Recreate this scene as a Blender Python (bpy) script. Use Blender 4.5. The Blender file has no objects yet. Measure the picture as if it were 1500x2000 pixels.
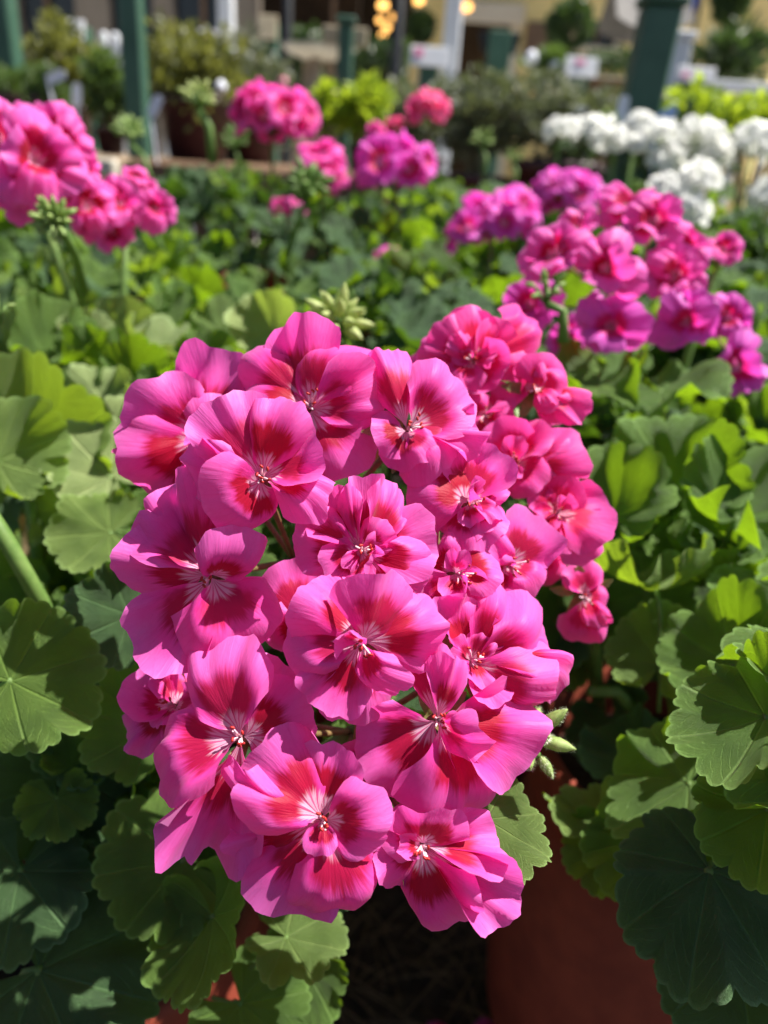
import bpy, math, random
import numpy as np
from mathutils import Vector, Matrix

random.seed(7)
rng = np.random.default_rng(7)
S = bpy.context.scene
R = math.radians

# ------------------------------------------------------------------ camera
CAM_H, PITCH, ROLL, FPX = 0.70, 24.5, 4.0, 1504.0
cam_d = bpy.data.cameras.new('camera')
cam = bpy.data.objects.new('camera', cam_d)
S.collection.objects.link(cam)
cam.location = (0, 0, CAM_H)
_c, _s = math.cos(R(PITCH)), math.sin(R(PITCH))
FWD = Vector((0, _c, -_s)); _U = Vector((0, _s, _c)); _R = Vector((1, 0, 0))
RGT = _R * math.cos(R(ROLL)) + _U * math.sin(R(ROLL)); UPV = _U * math.cos(R(ROLL)) - _R * math.sin(R(ROLL))
cam.rotation_euler = Matrix((RGT, UPV, -FWD)).transposed().to_euler()
cam_d.sensor_fit = 'HORIZONTAL'
cam_d.sensor_width = 36
cam_d.lens = 36 * FPX / 1500
cam_d.clip_start = 0.01
cam_d.clip_end = 2000
cam_d.dof.use_dof = True
cam_d.dof.focus_distance = 0.245
cam_d.dof.aperture_fstop = 9.5
S.camera = cam

# ------------------------------------------------------------------ sky, sun, exposure
SUN_EL, SUN_AZ = 60.0, 77.0          # azimuth measured from straight ahead towards the right
w = bpy.data.worlds.new('World'); S.world = w; w.use_nodes = True
nt = w.node_tree; bgn = nt.nodes['Background']
sky = nt.nodes.new('ShaderNodeTexSky'); sky.sky_type = 'NISHITA'; sky.sun_disc = False
sky.sun_elevation = R(SUN_EL); sky.sun_rotation = R(SUN_AZ)
nt.links.new(sky.outputs[0], bgn.inputs[0]); bgn.inputs[1].default_value = 0.05
sun_d = bpy.data.lights.new('sun', 'SUN'); sun_d.energy = 5.0; sun_d.angle = R(0.55); sun_d.color = (1.0, 0.95, 0.86)
sun = bpy.data.objects.new('sun', sun_d); S.collection.objects.link(sun)
TO_SUN = Vector((math.sin(R(SUN_AZ)) * math.cos(R(SUN_EL)), math.cos(R(SUN_AZ)) * math.cos(R(SUN_EL)), math.sin(R(SUN_EL))))
sun.rotation_euler = TO_SUN.to_track_quat('Z', 'Y').to_euler()
S.view_settings.view_transform = 'Standard'
S.view_settings.look = 'None'
S.view_settings.gamma = 1.0
S.view_settings.exposure = 1.18
S.render.engine = 'CYCLES'
S.cycles.use_denoising = True
S.cycles.max_bounces = 7
S.cycles.transmission_bounces = 6
S.cycles.diffuse_bounces = 4

# ------------------------------------------------------------------ geometry helpers
CAM = Vector((0, 0, CAM_H))
def px(u, v, d):
    """a point seen at (u, v) of the 1500 x 2000 photograph, d metres along the lens axis"""
    return CAM + FWD * d + RGT * ((u - 750) / FPX * d) + UPV * ((1000 - v) / FPX * d)
def pxY(u, v, Y):
    r = FWD + RGT * ((u - 750) / FPX) + UPV * ((1000 - v) / FPX)
    return CAM + r * (Y / r.y)
def proj(p):
    q = p - CAM; d = q.dot(FWD)
    if d < 1e-4: return (0, 0, d)
    return (750 + FPX * q.dot(RGT) / d, 1000 - FPX * q.dot(UPV) / d, d)

W = {}
def link(o, parent, wl):
    S.collection.objects.link(o)
    wl = Vector(wl); W[o] = wl
    if parent is not None:
        o.parent = parent; o.location = wl - W[parent]
    else:
        o.location = wl
    return o
def mesh(name, V, F, uv=None, smooth=True, mats=(), midx=None):
    me = bpy.data.meshes.new(name)
    me.from_pydata(V.tolist() if hasattr(V, 'tolist') else [tuple(v) for v in V], [], F.tolist() if hasattr(F, 'tolist') else F)
    for m in mats: me.materials.append(m)
    if uv is not None:
        uv = np.asarray(uv, dtype=np.float32)
        lay = me.uv_layers.new(name='UVMap')
        li = np.empty(len(me.loops), dtype=np.int32); me.loops.foreach_get('vertex_index', li)
        lay.data.foreach_set('uv', uv[li].ravel())
    if midx is not None: me.polygons.foreach_set('material_index', np.asarray(midx, dtype=np.int32))
    if smooth: me.polygons.foreach_set('use_smooth', np.ones(len(me.polygons), dtype=bool))
    me.update()
    return me
def obj(name, me, parent=None, wl=(0, 0, 0), rot=None, scale=None):
    o = bpy.data.objects.new(name, me); link(o, parent, wl)
    if rot is not None: o.rotation_euler = rot
    if scale is not None: o.scale = (scale,) * 3 if not hasattr(scale, '__len__') else scale
    return o
def empty(name, wl, label, cat, group=None):
    o = bpy.data.objects.new(name, None); o.empty_display_size = .05
    link(o, None, wl); tag(o, label, cat, group); return o
def tag(o, label=None, cat=None, group=None, kind=None):
    if label: o['label'] = label
    if cat: o['category'] = cat
    if group: o['group'] = group
    if kind: o['kind'] = kind
    return o
class MB:
    """collects simple solids, world coordinates; build() links them as one mesh"""
    def __init__(s): s.V = []; s.F = []; s.M = []
    def add(s, V, F, m=0):
        n = len(s.V); s.V += [tuple(v) for v in V]; s.F += [tuple(i + n for i in f) for f in F]; s.M += [m] * len(F); return s
    def box(s, a, b, bev=0.0, m=0):
        (x0, y0, z0), (x1, y1, z1) = a, b
        e = min(bev, (x1 - x0) / 3, (y1 - y0) / 3, (z1 - z0) / 3)
        if e <= 0:
            V = [(x, y, z) for z in (z0, z1) for y in (y0, y1) for x in (x0, x1)]
            F = [(0, 2, 3, 1), (4, 5, 7, 6), (0, 1, 5, 4), (2, 6, 7, 3), (0, 4, 6, 2), (1, 3, 7, 5)]
            return s.add(V, F, m)
        ring = lambda i, z: [(x0 + i + e, y0 + i, z), (x1 - i - e, y0 + i, z), (x1 - i, y0 + i + e, z), (x1 - i, y1 - i - e, z),
                             (x1 - i - e, y1 - i, z), (x0 + i + e, y1 - i, z), (x0 + i, y1 - i - e, z), (x0 + i, y0 + i + e, z)]
        V = ring(e * .7, z0) + ring(0, z0 + e) + ring(0, z1 - e) + ring(e * .7, z1)
        F = [tuple(range(7, -1, -1)), tuple(range(24, 32))]
        for k in range(3):
            for i in range(8):
                j = (i + 1) % 8; F.append((k * 8 + i, k * 8 + j, k * 8 + 8 + j, k * 8 + 8 + i))
        return s.add(V, F, m)
    def tube(s, pts, rad, n=8, m=0, caps=True):
        pts = [Vector(p) for p in pts]
        rad = rad if hasattr(rad, '__len__') else [rad] * len(pts)
        V = []; F = []; up = Vector((.31, .2, .93)).normalized()
        for i, p in enumerate(pts):
            t = (pts[min(i + 1, len(pts) - 1)] - pts[max(i - 1, 0)])
            t = t.normalized() if t.length > 0 else Vector((0, 0, 1))
            a = t.cross(up)
            if a.length < .1: a = t.cross(Vector((1, 0, 0)))
            a.normalize(); b = t.cross(a)
            for k in range(n):
                q = 2 * math.pi * k / n; V.append(p + (a * math.cos(q) + b * math.sin(q)) * rad[i])
        for i in range(len(pts) - 1):
            for k in range(n):
                l = (k + 1) % n; F.append((i * n + k, i * n + l, (i + 1) * n + l, (i + 1) * n + k))
        if caps:
            F.append(tuple(range(n - 1, -1, -1))); F.append(tuple(range((len(pts) - 1) * n, len(pts) * n)))
        return s.add(V, F, m)
    def lathe(s, c, prof, n=32, m=0):
        c = Vector(c); V = []; F = []
        for r, z in prof:
            for k in range(n):
                q = 2 * math.pi * k / n; V.append(c + Vector((r * math.cos(q), r * math.sin(q), z)))
        for i in range(len(prof) - 1):
            for k in range(n):
                l = (k + 1) % n; F.append((i * n + k, i * n + l, (i + 1) * n + l, (i + 1) * n + k))
        return s.add(V, F, m)
    def build(s, name, mats, parent=None, origin=None, smooth=False):
        o = Vector(origin) if origin is not None else (W[parent] if parent is not None else Vector((0, 0, 0)))
        V = np.array([tuple(v) for v in s.V]) - np.array(o)
        mats = mats if isinstance(mats, (list, tuple)) else [mats]
        return obj(name, mesh(name, V, s.F, smooth=smooth, mats=mats, midx=s.M), parent, o)

# ------------------------------------------------------------------ materials
M = {}
class NT:
    def __init__(s, name):
        s.m = bpy.data.materials.new(name); s.m.use_nodes = True; s.t = s.m.node_tree
        s.b = s.t.nodes['Principled BSDF']; s.out = s.t.nodes['Material Output']; M[name] = s.m
    def n(s, typ, **kw):
        x = s.t.nodes.new(typ)
        for k, v in kw.items():
            if k in ('operation', 'blend_type', 'data_type', 'noise_dimensions', 'feature', 'wave_type', 'clamp', 'interpolation_type', 'attribute_name', 'use_clamp', 'bands_direction'): setattr(x, k, v)
            else:
                sock = x.inputs[int(k[1:])] if k[0] == '_' else x.inputs[k]
                s.put(sock, v)
        return x
    def put(s, sock, v):
        if isinstance(v, bpy.types.NodeSocket): s.t.links.new(v, sock)
        else:
            if isinstance(v, tuple) and len(v) == 3 and sock.type == 'RGBA': v = v + (1,)
            sock.default_value = v
    def math(s, op, a, b=0.0, c=None, clamp=False):
        x = s.n('ShaderNodeMath', operation=op, _0=a, _1=b); x.use_clamp = clamp
        if c is not None: s.put(x.inputs[2], c)
        return x.outputs[0]
    def smooth(s, v, a, b, lo=0.0, hi=1.0):
        x = s.n('ShaderNodeMapRange', interpolation_type='SMOOTHSTEP', _0=v, _1=a, _2=b, _3=lo, _4=hi); return x.outputs[0]
    def mix(s, f, a, b, blend='MIX'):
        x = s.n('ShaderNodeMix', data_type='RGBA', blend_type=blend, _0=f, _6=a, _7=b); return x.outputs[2]
    def noise(s, vec, scale, detail=3.0, rough=.5):
        x = s.n('ShaderNodeTexNoise', Scale=scale, Detail=detail, Roughness=rough)
        if vec is not None: s.put(x.inputs['Vector'], vec)
        return x.outputs[0]
    def set(s, **kw):
        for k, v in kw.items(): s.put(s.b.inputs[k.replace('_', ' ')], v)
        return s
    def bump(s, h, strength, dist):
        x = s.n('ShaderNodeBump', Strength=strength, Distance=dist, Height=h); s.put(s.b.inputs['Normal'], x.outputs[0]); return x.outputs[0]
    def translucent(s, col, fac, normal=None):
        t = s.n('ShaderNodeBsdfTranslucent', Color=col)
        if normal is not None: s.put(t.inputs['Normal'], normal)
        x = s.n('ShaderNodeMixShader', _0=fac)
        s.t.links.new(s.b.outputs[0], x.inputs[1]); s.t.links.new(t.outputs[0], x.inputs[2])
        s.t.links.new(x.outputs[0], s.out.inputs[0])
    def obj_co(s): return s.n('ShaderNodeTexCoord').outputs['Object']
    def rnd(s): return s.n('ShaderNodeObjectInfo').outputs['Random']

def petal_mat(name, pink, pale, deep, red, throat, blotch=1.0, trans=None, tfac=.42):
    k = NT(name)
    uv = k.n('ShaderNodeTexCoord').outputs['UV']
    sx = k.n('ShaderNodeSeparateXYZ', _0=uv)
    t = k.math('MULTIPLY_ADD', sx.outputs[0], 2.0, -1.0); s_ = sx.outputs[1]
    rnd = k.rnd(); seed = k.math('MULTIPLY', rnd, 37.0)
    def streak(ft, fs, off):
        v = k.n('ShaderNodeCombineXYZ', _0=k.math('MULTIPLY', t, ft), _1=k.math('MULTIPLY', s_, fs), _2=k.math('ADD', seed, off))
        return k.noise(v.outputs[0], 1.0, 3.0, .6)
    st = streak(9.0, 1.3, 0.0); fine = streak(30.0, 2.0, 5.0); blot = streak(1.6, 2.2, 9.0)
    sw = k.math('MULTIPLY_ADD', k.math('SUBTRACT', st, .5), .34, s_)
    sw = k.math('MULTIPLY_ADD', k.math('SUBTRACT', fine, .5), .12, sw)
    at = k.math('ABSOLUTE', k.math('MULTIPLY_ADD', k.math('SUBTRACT', blot, .5), .8, t))
    # pink lamina, paler towards the rim, mottled
    f1 = k.smooth(k.math('MULTIPLY_ADD', k.math('SUBTRACT', blot, .5), .5, s_), .45, 1.0)
    col = k.mix(f1, pink, pale)
    col = k.mix(k.smooth(fine, .52, .8, 0, .35), col, deep)
    fl = k.noise(k.obj_co(), 900, 2, .6)
    col = k.mix(k.smooth(fl, .6, .75, 0, .25), col, deep)
    # fine branching veins, paler ageing petals
    vv_ = k.n('ShaderNodeCombineXYZ', _0=k.math('MULTIPLY', t, 13.0), _1=k.math('MULTIPLY', s_, 5.0), _2=seed)
    net = k.n('ShaderNodeTexVoronoi', feature='DISTANCE_TO_EDGE', Scale=1.0, Vector=vv_.outputs[0]).outputs[0]
    vein = k.smooth(net, .0, .06, .13, 0)
    col = k.mix(vein, col, deep)
    col = k.mix(k.math('MULTIPLY', k.math('FRACT', k.math('MULTIPLY', rnd, 7.3)), .22), col, pale)
    # red blotch
    lim = k.math('MULTIPLY_ADD', rnd, .14, .50)
    m = k.math('MULTIPLY', k.smooth(sw, .2, .28), k.smooth(sw, k.math('SUBTRACT', lim, .04), k.math('ADD', lim, .13), 1, 0))
    m = k.math('MULTIPLY', m, k.smooth(at, .55, .88, 1, 0))
    m = k.math('MULTIPLY', m, k.math('MULTIPLY_ADD', k.math('FRACT', k.math('MULTIPLY', rnd, 13.7)), (.25) * blotch, .80 * blotch))
    col = k.mix(m, col, red)
    # throat: near white with red nectar lines
    th = k.smooth(k.math('MULTIPLY_ADD', k.math('SUBTRACT', st, .5), .30, s_), .22, .33, .92, 0)
    lines = k.math('SINE', k.math('MULTIPLY_ADD', k.math('SUBTRACT', st, .5), 3.0, k.math('MULTIPLY', t, 19.0)))
    tc = k.mix(k.smooth(lines, .25, .75, 0, .8), throat, tuple(a * .55 + b * .45 for a, b in zip(red, pink)))
    col = k.mix(th, col, tc)
    col = k.mix(k.smooth(sw, .96, 1.04, 0, .5), col, tuple(min(1, c * 1.05 + .08) for c in pale))
    k.set(Base_Color=col, Roughness=.5)
    k.b.inputs['Specular IOR Level'].default_value = .28
    k.b.inputs['Sheen Weight'].default_value = .12
    nrm = k.bump(k.math('ADD', k.math('MULTIPLY', fine, .6), k.math('MULTIPLY_ADD', net, -.5, k.math('MULTIPLY', st, .8))), .45, .0005)
    tcol = k.mix(k.math('MULTIPLY_ADD', m, -.5, .5), col, trans or deep, 'MIX')
    k.translucent(tcol, tfac, nrm)
    return k.m
petal_mat('petal_pink', (.91, .042, .41), (.93, .17, .63), (.76, .012, .26), (.50, .000, .040), (.88, .56, .74), 1.0, (1.0, .055, .46), .52)
petal_mat('petal_cerise', (.90, .04, .37), (.92, .13, .53), (.70, .02, .18), (.70, .002, .05), (.9, .5, .65), .8, (1.0, .05, .36), .52)
petal_mat('petal_shaded', (.78, .035, .48), (.80, .14, .66), (.62, .012, .32), (.58, .002, .06), (.9, .6, .8), .9, (.95, .05, .55), .46)  # petal pink turned purpler to stand for flower heads in shade
petal_mat('petal_coral', (.92, .04, .30), (.94, .20, .46), (.80, .02, .2), (.75, .01, .08), (.9, .4, .5), .5, (1.0, .05, .34), .45)
petal_mat('petal_white', (.90, .90, .88), (.92, .92, .91), (.88, .89, .84), (.84, .82, .76), (.8, .84, .66), .3, (.95, .96, .92), .58)

def leaf_mat(name, dark, light, trans, tfac=.36, vein=.5, rough=.5):
    k = NT(name)
    uv = k.n('ShaderNodeTexCoord').outputs['UV']
    sx = k.n('ShaderNodeSeparateXYZ', _0=uv); th = sx.outputs[0]; rho = sx.outputs[1]
    rnd = k.rnd(); oc = k.obj_co()
    nz = k.noise(oc, 60, 4, .6); nb = k.noise(oc, 22, 2, .5)
    col = k.mix(k.smooth(nz, .3, .72), dark, light)
    col = k.mix(k.smooth(k.math('ADD', rho, k.math('MULTIPLY', k.math('SUBTRACT', nb, .5), .5)), .55, .95, 0, .45), col, light)
    col = k.mix(k.math('MULTIPLY', rnd, .35), col, tuple(c * f for c, f in zip(light, (1.25, 1.1, .7))))
    col = k.mix(k.math('MULTIPLY', k.smooth(k.math('MULTIPLY_ADD', k.math('SUBTRACT', nb, .5), .3, rho), .40, .55), k.smooth(rho, .60, .78, .35, 0)), col, tuple(c * .6 for c in dark))
    col = k.mix(k.smooth(rho, .95, .995, 0, .6), col, tuple(min(1, c * 1.9 + .03) for c in light))
    # seven main veins and side veins
    ph = k.math('PINGPONG', k.math('MULTIPLY', th, 7.0), .5)          # 0 at lobe joints, .5 on the veins
    dv = k.math('MULTIPLY', k.math('SUBTRACT', .5, ph), k.math('ADD', rho, .1))
    v1 = k.smooth(dv, .004, .04, 1, 0)
    sv = k.math('PINGPONG', k.math('MULTIPLY_ADD', rho, 7.0, k.math('MULTIPLY', ph, -5.0)), .5)
    v2 = k.smooth(k.math('MULTIPLY_ADD', k.math('SUBTRACT', nb, .5), .25, sv), .02, .10, .28, 0)
    net = k.n('ShaderNodeTexVoronoi', feature='DISTANCE_TO_EDGE', Scale=260.0, Vector=oc).outputs[0]
    v3 = k.smooth(net, .0, .12, .22, 0)
    vv = k.math('MAXIMUM', k.math('MAXIMUM', v1, v2), v3)
    vv = k.math('MULTIPLY', vv, k.smooth(rho, .75, 1.0, 1, .3))
    col = k.mix(k.math('MULTIPLY', vv, vein), col, tuple(min(1, c * f) for c, f in zip(light, (1.7, 1.45, 1.5))))
    h = k.math('SUBTRACT', k.math('MULTIPLY', nz, .8), vv)
    nrm = k.bump(h, .8, .0013)
    k.set(Base_Color=col, Roughness=rough)
    k.b.inputs['Specular IOR Level'].default_value = .35
    k.b.inputs['Sheen Weight'].default_value = .05
    tc = k.mix(k.math('MULTIPLY', vv, .5), k.mix(k.smooth(nz, .3, .75), trans, tuple(c * .75 for c in trans)), tuple(c * .6 for c in trans))
    k.translucent(tc, tfac, nrm)
    return k.m
leaf_mat('leaf_green', (.044, .108, .020), (.125, .225, .045), (.38, .64, .015), .40, .26)
leaf_mat('leaf_shaded', (.026, .078, .026), (.062, .130, .048), (.16, .32, .015), .28, .26)  # leaf green darkened and cooled: shade put into the colour
leaf_mat('leaf_pale', (.22, .32, .11), (.33, .43, .19), (.50, .68, .08), .36, .35, .55)
leaf_mat('leaf_young', (.10, .185, .040), (.19, .29, .085), (.46, .68, .03), .42, .3)

def simple(name, c1, c2, scale=20, rough=.6, bump=.2, bd=.002, trans=None, tfac=.3, spec=.4, det=4):
    k = NT(name); oc = k.obj_co(); nz = k.noise(oc, scale, det, .6)
    col = k.mix(k.smooth(nz, .3, .7), c1, c2)
    k.set(Base_Color=col, Roughness=rough); k.b.inputs['Specular IOR Level'].default_value = spec
    nrm = k.bump(nz, bump, bd)
    if trans: k.translucent(trans, tfac, nrm)
    return k.m
simple('stem_green', (.10, .19, .04), (.17, .27, .07), 120, .5, .3, .0008, (.3, .45, .05), .2)
simple('stem_brown', (.11, .09, .03), (.20, .12, .05), 160, .55, .3, .0006)
simple('sepal', (.13, .16, .045), (.24, .17, .07), 260, .55, .3, .0004, (.4, .4, .1), .25)
simple('bud_green', (.22, .33, .09), (.36, .47, .16), 300, .55, .3, .0004, (.5, .65, .15), .25)
simple('bud_pale', (.36, .44, .15), (.52, .58, .24), 300, .55, .3, .0004, (.6, .7, .2), .3)
simple('bud_hair', (.55, .62, .40), (.65, .7, .5), 50, .5, .0)
simple('anther', (.30, .008, .012), (.50, .02, .015), 900, .5, .2, .0003)
simple('filament', (.80, .42, .52), (.85, .6, .66), 300, .4, .1, .0003)
simple('terracotta', (.17, .026, .012), (.24, .042, .019), 30, .75, .35, .0015)
simple('plum_pot', (.035, .011, .015), (.06, .018, .022), 14, .5, .1, .002)
simple('soil', (.010, .007, .005), (.045, .03, .02), 140, .95, .9, .006)
simple('mulch', (.018, .011, .007), (.075, .044, .026), 60, .95, .9, .008)
simple('straw', (.10, .055, .025), (.22, .13, .06), 30, .8, .2, .001)
simple('dead_leaf', (.30, .22, .12), (.42, .32, .19), 50, .7, .4, .002, (.5, .3, .1), .2)
simple('green_paint', (.036, .095, .064), (.052, .122, .084), 14, .45, .15, .001)
simple('white_paint', (.66, .69, .74), (.74, .76, .80), 9, .45, .1, .001)
simple('sign_white', (.80, .81, .84), (.86, .86, .88), 5, .35, .05, .001)
simple('sign_pink', (.75, .12, .32), (.85, .35, .52), 30, .4, .0)
simple('sign_ink', (.05, .05, .06), (.09, .09, .1), 30, .5, .0)
simple('tan_board', (.46, .38, .25), (.55, .46, .32), 12, .6, .1, .001)
simple('iron', (.010, .011, .014), (.02, .022, .026), 30, .4, .1, .001)
simple('wood', (.28, .20, .13), (.42, .32, .22), 18, .7, .4, .003)
simple('pale_stone', (.48, .44, .36), (.60, .56, .48), 12, .8, .3, .004)
simple('yellow_plaster', (.74, .56, .22), (.82, .65, .29), 3, .85, .15, .004)
simple('cream_trim', (.60, .50, .37), (.66, .57, .44), 6, .6, .1, .002)
simple('grey_canvas', (.12, .115, .11), (.17, .16, .155), 9, .8, .2, .003)
simple('taupe_wall', (.20, .165, .13), (.26, .22, .175), 2.5, .85, .2, .004)
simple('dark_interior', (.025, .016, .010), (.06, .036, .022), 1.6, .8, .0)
simple('brown_wood', (.12, .07, .04), (.20, .12, .07), 6, .6, .2, .002)
simple('blue_cloth', (.05, .09, .45), (.07, .12, .55), 5, .6)
simple('tag_white', (.72, .74, .85), (.80, .82, .9), 40, .4, .0)
simple('tag_blue', (.35, .5, .85), (.45, .6, .9), 40, .4, .0)
def foliage_mat(name, a, b, trans, tfac=.35):
    k = NT(name); oc = k.obj_co()
    g = k.n('ShaderNodeNewGeometry').outputs['Random Per Island']
    col = k.mix(g, a, b); k.set(Base_Color=col, Roughness=.5)
    k.translucent(k.mix(g, trans, tuple(c * .6 for c in trans)), tfac); return k.m
foliage_mat('shrub_olive', (.07, .085, .025), (.20, .21, .07), (.38, .40, .06))
foliage_mat('shrub_dark', (.020, .045, .016), (.055, .10, .035), (.12, .22, .03), .25)
foliage_mat('shrub_mid', (.04, .085, .025), (.11, .17, .05), (.22, .36, .05), .3)
foliage_mat('shrub_lime', (.18, .30, .02), (.34, .46, .05), (.6, .75, .04), .45)
foliage_mat('shrub_grey', (.07, .085, .055), (.17, .19, .12), (.25, .3, .1), .25)
foliage_mat('shrub_white', (.55, .52, .55), (.75, .72, .75), (.6, .6, .6), .3)
def emit(name, c, s):
    k = NT(name); k.set(Base_Color=c); k.put(k.b.inputs['Emission Color'], c); k.b.inputs['Emission Strength'].default_value = s
    return k.m
emit('lamp_glow', (1.0, .50, .13), 1.5)
k = NT('glass'); k.set(Base_Color=(.02, .02, .022), Roughness=.05)

# ------------------------------------------------------------------ ground
def gz(y): return 0.0 if y < .55 else (.13 * min(1.0, (y - .55) / .8))
def build_ground():
    xs = np.concatenate([[-600, -60, -12], np.linspace(-3, 3, 41), [12, 60, 600]])
    ys = np.concatenate([[-600, -40, -6, -1.5], np.linspace(-.4, 2.6, 41), [4, 12, 60, 800]])
    V = []; F = []
    for y in ys:
        for x in xs:
            n = .006 * math.sin(x * 23 + y * 7) * math.sin(y * 19 - x * 5) if abs(x) < 3 and -1 < y < 3 else 0
            V.append((x, y, gz(y) + n))
    nx = len(xs)
    for j in range(len(ys) - 1):
        for i in range(nx - 1):
            F.append((j * nx + i, j * nx + i + 1, (j + 1) * nx + i + 1, (j + 1) * nx + i))
    o = obj('ground', mesh('ground', V, F, mats=[M['mulch']])); tag(o, 'dark bark mulch ground under the pots', kind='structure')
build_ground()
simple('bounce_paving', (.42, .39, .35), (.52, .49, .44), 2.0, .85, .2, .004)  # pale yard slabs, added to bounce sunlight up onto facade and signs
for _i in range(9):
    for _j in range(4):
        _o = MB().box((-7.2 + _i * 1.6, 3.3 + _j * 1.05, .13), (-7.2 + _i * 1.6 + 1.588, 3.3 + _j * 1.05 + 1.038, .165), .006).build('bounce_slab', M['bounce_paving'])
        if _i == 0 and _j == 0: PAVE = _o; PAVE.name = 'bounce_pavement'; tag(_o, 'pale slabs added before the yellow shop to bounce sunlight', kind='structure')
        else: _o.parent = PAVE

# ------------------------------------------------------------------ petals, flowers
NS, NT_ = 15, 27
def petal_verts(b, tip, wid, nrm, arch=.12, chan=.10, ruff=.05, tipcurl=.10, seed=0, twist=0.0, skew=0.0):
    """fan-shaped lamina from claw b to tip; nrm is the side it shows; returns verts, uv (world axes)"""
    r = np.random.default_rng(seed)
    L = tip - b; l = L.length; e = L / l
    side = e.cross(nrm)
    if side.length < 1e-3: side = e.cross(Vector((1, 0, 0)))
    side.normalize(); z = side.cross(e)
    if twist:
        q = Matrix.Rotation(R(twist), 3, e); side = q @ side; z = q @ z
    phi = math.asin(min(.96, wid / (1.62 * l))) / .8
    ph = r.uniform(0, 6.28, 6)
    s = np.linspace(0, 1, NS)[:, None] ** .85; t = np.linspace(-1, 1, NT_)[None, :]
    rim = 1 - .40 * np.abs(t) ** 3.2 + .026 * np.sin(6 * t + ph[0]) + .014 * np.sin(15 * t + ph[1]) + .010 * np.sin(27 * t + ph[2]) - .05 * np.exp(-((t - r.uniform(-.4, .4)) / .09) ** 2) * r.uniform(0, 1)
    rim = rim + skew * t * .12
    rad = s * rim
    narrow = .55 + .45 * np.clip(s / .35, 0, 1)
    x = rad * np.sin(t * phi * narrow); y = rad * np.cos(t * phi * narrow)
    zz = arch * 4 * s * (1 - s) * (.6 + .4 * s)
    zz = zz - chan * (t ** 2) * s ** 1.3
    k = r.uniform(1.6, 2.8)
    zz = zz + ruff * s ** 2.6 * (np.sin(k * math.pi * t + ph[2]) + .35 * np.sin(1.9 * k * math.pi * t + ph[3]))
    zz = zz + .03 * np.sin(3 * s + 2 * t + ph[4]) * s
    zz = zz - tipcurl * np.clip((s - .62) / .38, 0, 1) ** 2 * (1 + .7 * np.sin(1.5 * t + ph[5]))
    zz = zz + .006 * s * np.sin(8 * t + ph[0])
    q1, q2 = r.uniform(0, 6.28, 2)
    zz = zz + .014 * s * np.sin(9 * s + 6 * t + q1) * np.sin(7 * t - 5 * s + q2) + .02 * s ** 4 * np.sin(13 * t + q2)
    zz = zz + 0 * t
    P = (np.array(b)[None, None, :] + l * (x[..., None] * np.array(side) + y[..., None] * np.array(e) + zz[..., None] * np.array(z)))
    uv = np.stack([np.broadcast_to(t * .5 + .5, x.shape), np.broadcast_to(s, x.shape)], -1)
    return P.reshape(-1, 3), uv.reshape(-1, 2)
PF = [(j * NT_ + i, j * NT_ + i + 1, (j + 1) * NT_ + i + 1, (j + 1) * NT_ + i) for j in range(NS - 1) for i in range(NT_ - 1)]
def petal_obj(parent, b, tip, wid, nrm, mat, **kw):
    V, uv = petal_verts(b, tip, wid, nrm, **kw)
    me = mesh('petal', V - np.array(W[parent]), PF, uv, mats=[mat])
    return obj('petal', me, parent, W[parent])

def sepal_pedicel(root, c, n, hub, r, name='flower'):
    """flower object: green calyx and its thin stalk down to the umbel hub"""
    mb = MB(); n = n.normalized()
    a = n.orthogonal().normalized(); b2 = n.cross(a)
    base = c - n * r * .10
    mid = base.lerp(hub, .5) - n * r * .25
    cl = base - n * r * .22
    mb.tube([hub, hub.lerp(mid, .6), mid.lerp(cl, .5), cl, base], [.0011, .0012, .0012, .0017, .0020], 7, 1)
    for i in range(5):
        q = 2 * math.pi * i / 5 + .4; d = a * math.cos(q) + b2 * math.sin(q); sd = n.cross(d)
        p0 = cl + d * .001
        V = []
        for s_, wd, out, hh in ((0, .0012, 0, 0), (.35, .0026, .22, .16), (.7, .0022, .42, .20), (1, .0003, .58, .16)):
            pc = p0 + d * r * out + n * r * hh
            V += [pc - sd * wd, pc + n * -.0006, pc + sd * wd]
        F = [(j * 3 + i_, j * 3 + i_ + 1, (j + 1) * 3 + i_ + 1, (j + 1) * 3 + i_) for j in range(3) for i_ in range(2)]
        mb.add(V, F, 0)
    o = mb.build(name, [M['sepal'], M['stem_brown']], root, origin=c, smooth=True)
    return o
def stamens(parent, c, n, r, seed):
    rr = random.Random(seed); n = n.normalized(); a = n.orthogonal().normalized(); b2 = n.cross(a); mb = MB()
    for i in range(7):
        q = rr.uniform(0, 6.28); sp_ = rr.uniform(.04, .16) * r
        e = c + n * r * rr.uniform(.16, .30) + (a * math.cos(q) + b2 * math.sin(q)) * sp_
        mb.tube([c, c.lerp(e, .55) + n * r * .03, e], [.0005, .0004, .0003], 5, 0)
        if i < 6:
            dd = (a * math.cos(q + 1) + b2 * math.sin(q + 1) + n * .4).normalized() * .0008
            mb.tube([e - dd, e - dd * .5, e + dd * .5, e + dd], [.0002, .00045, .00045, .0002], 6, 1)
    return mb.build('stamens', [M['filament'], M['anther']], parent, origin=c, smooth=True)

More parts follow.
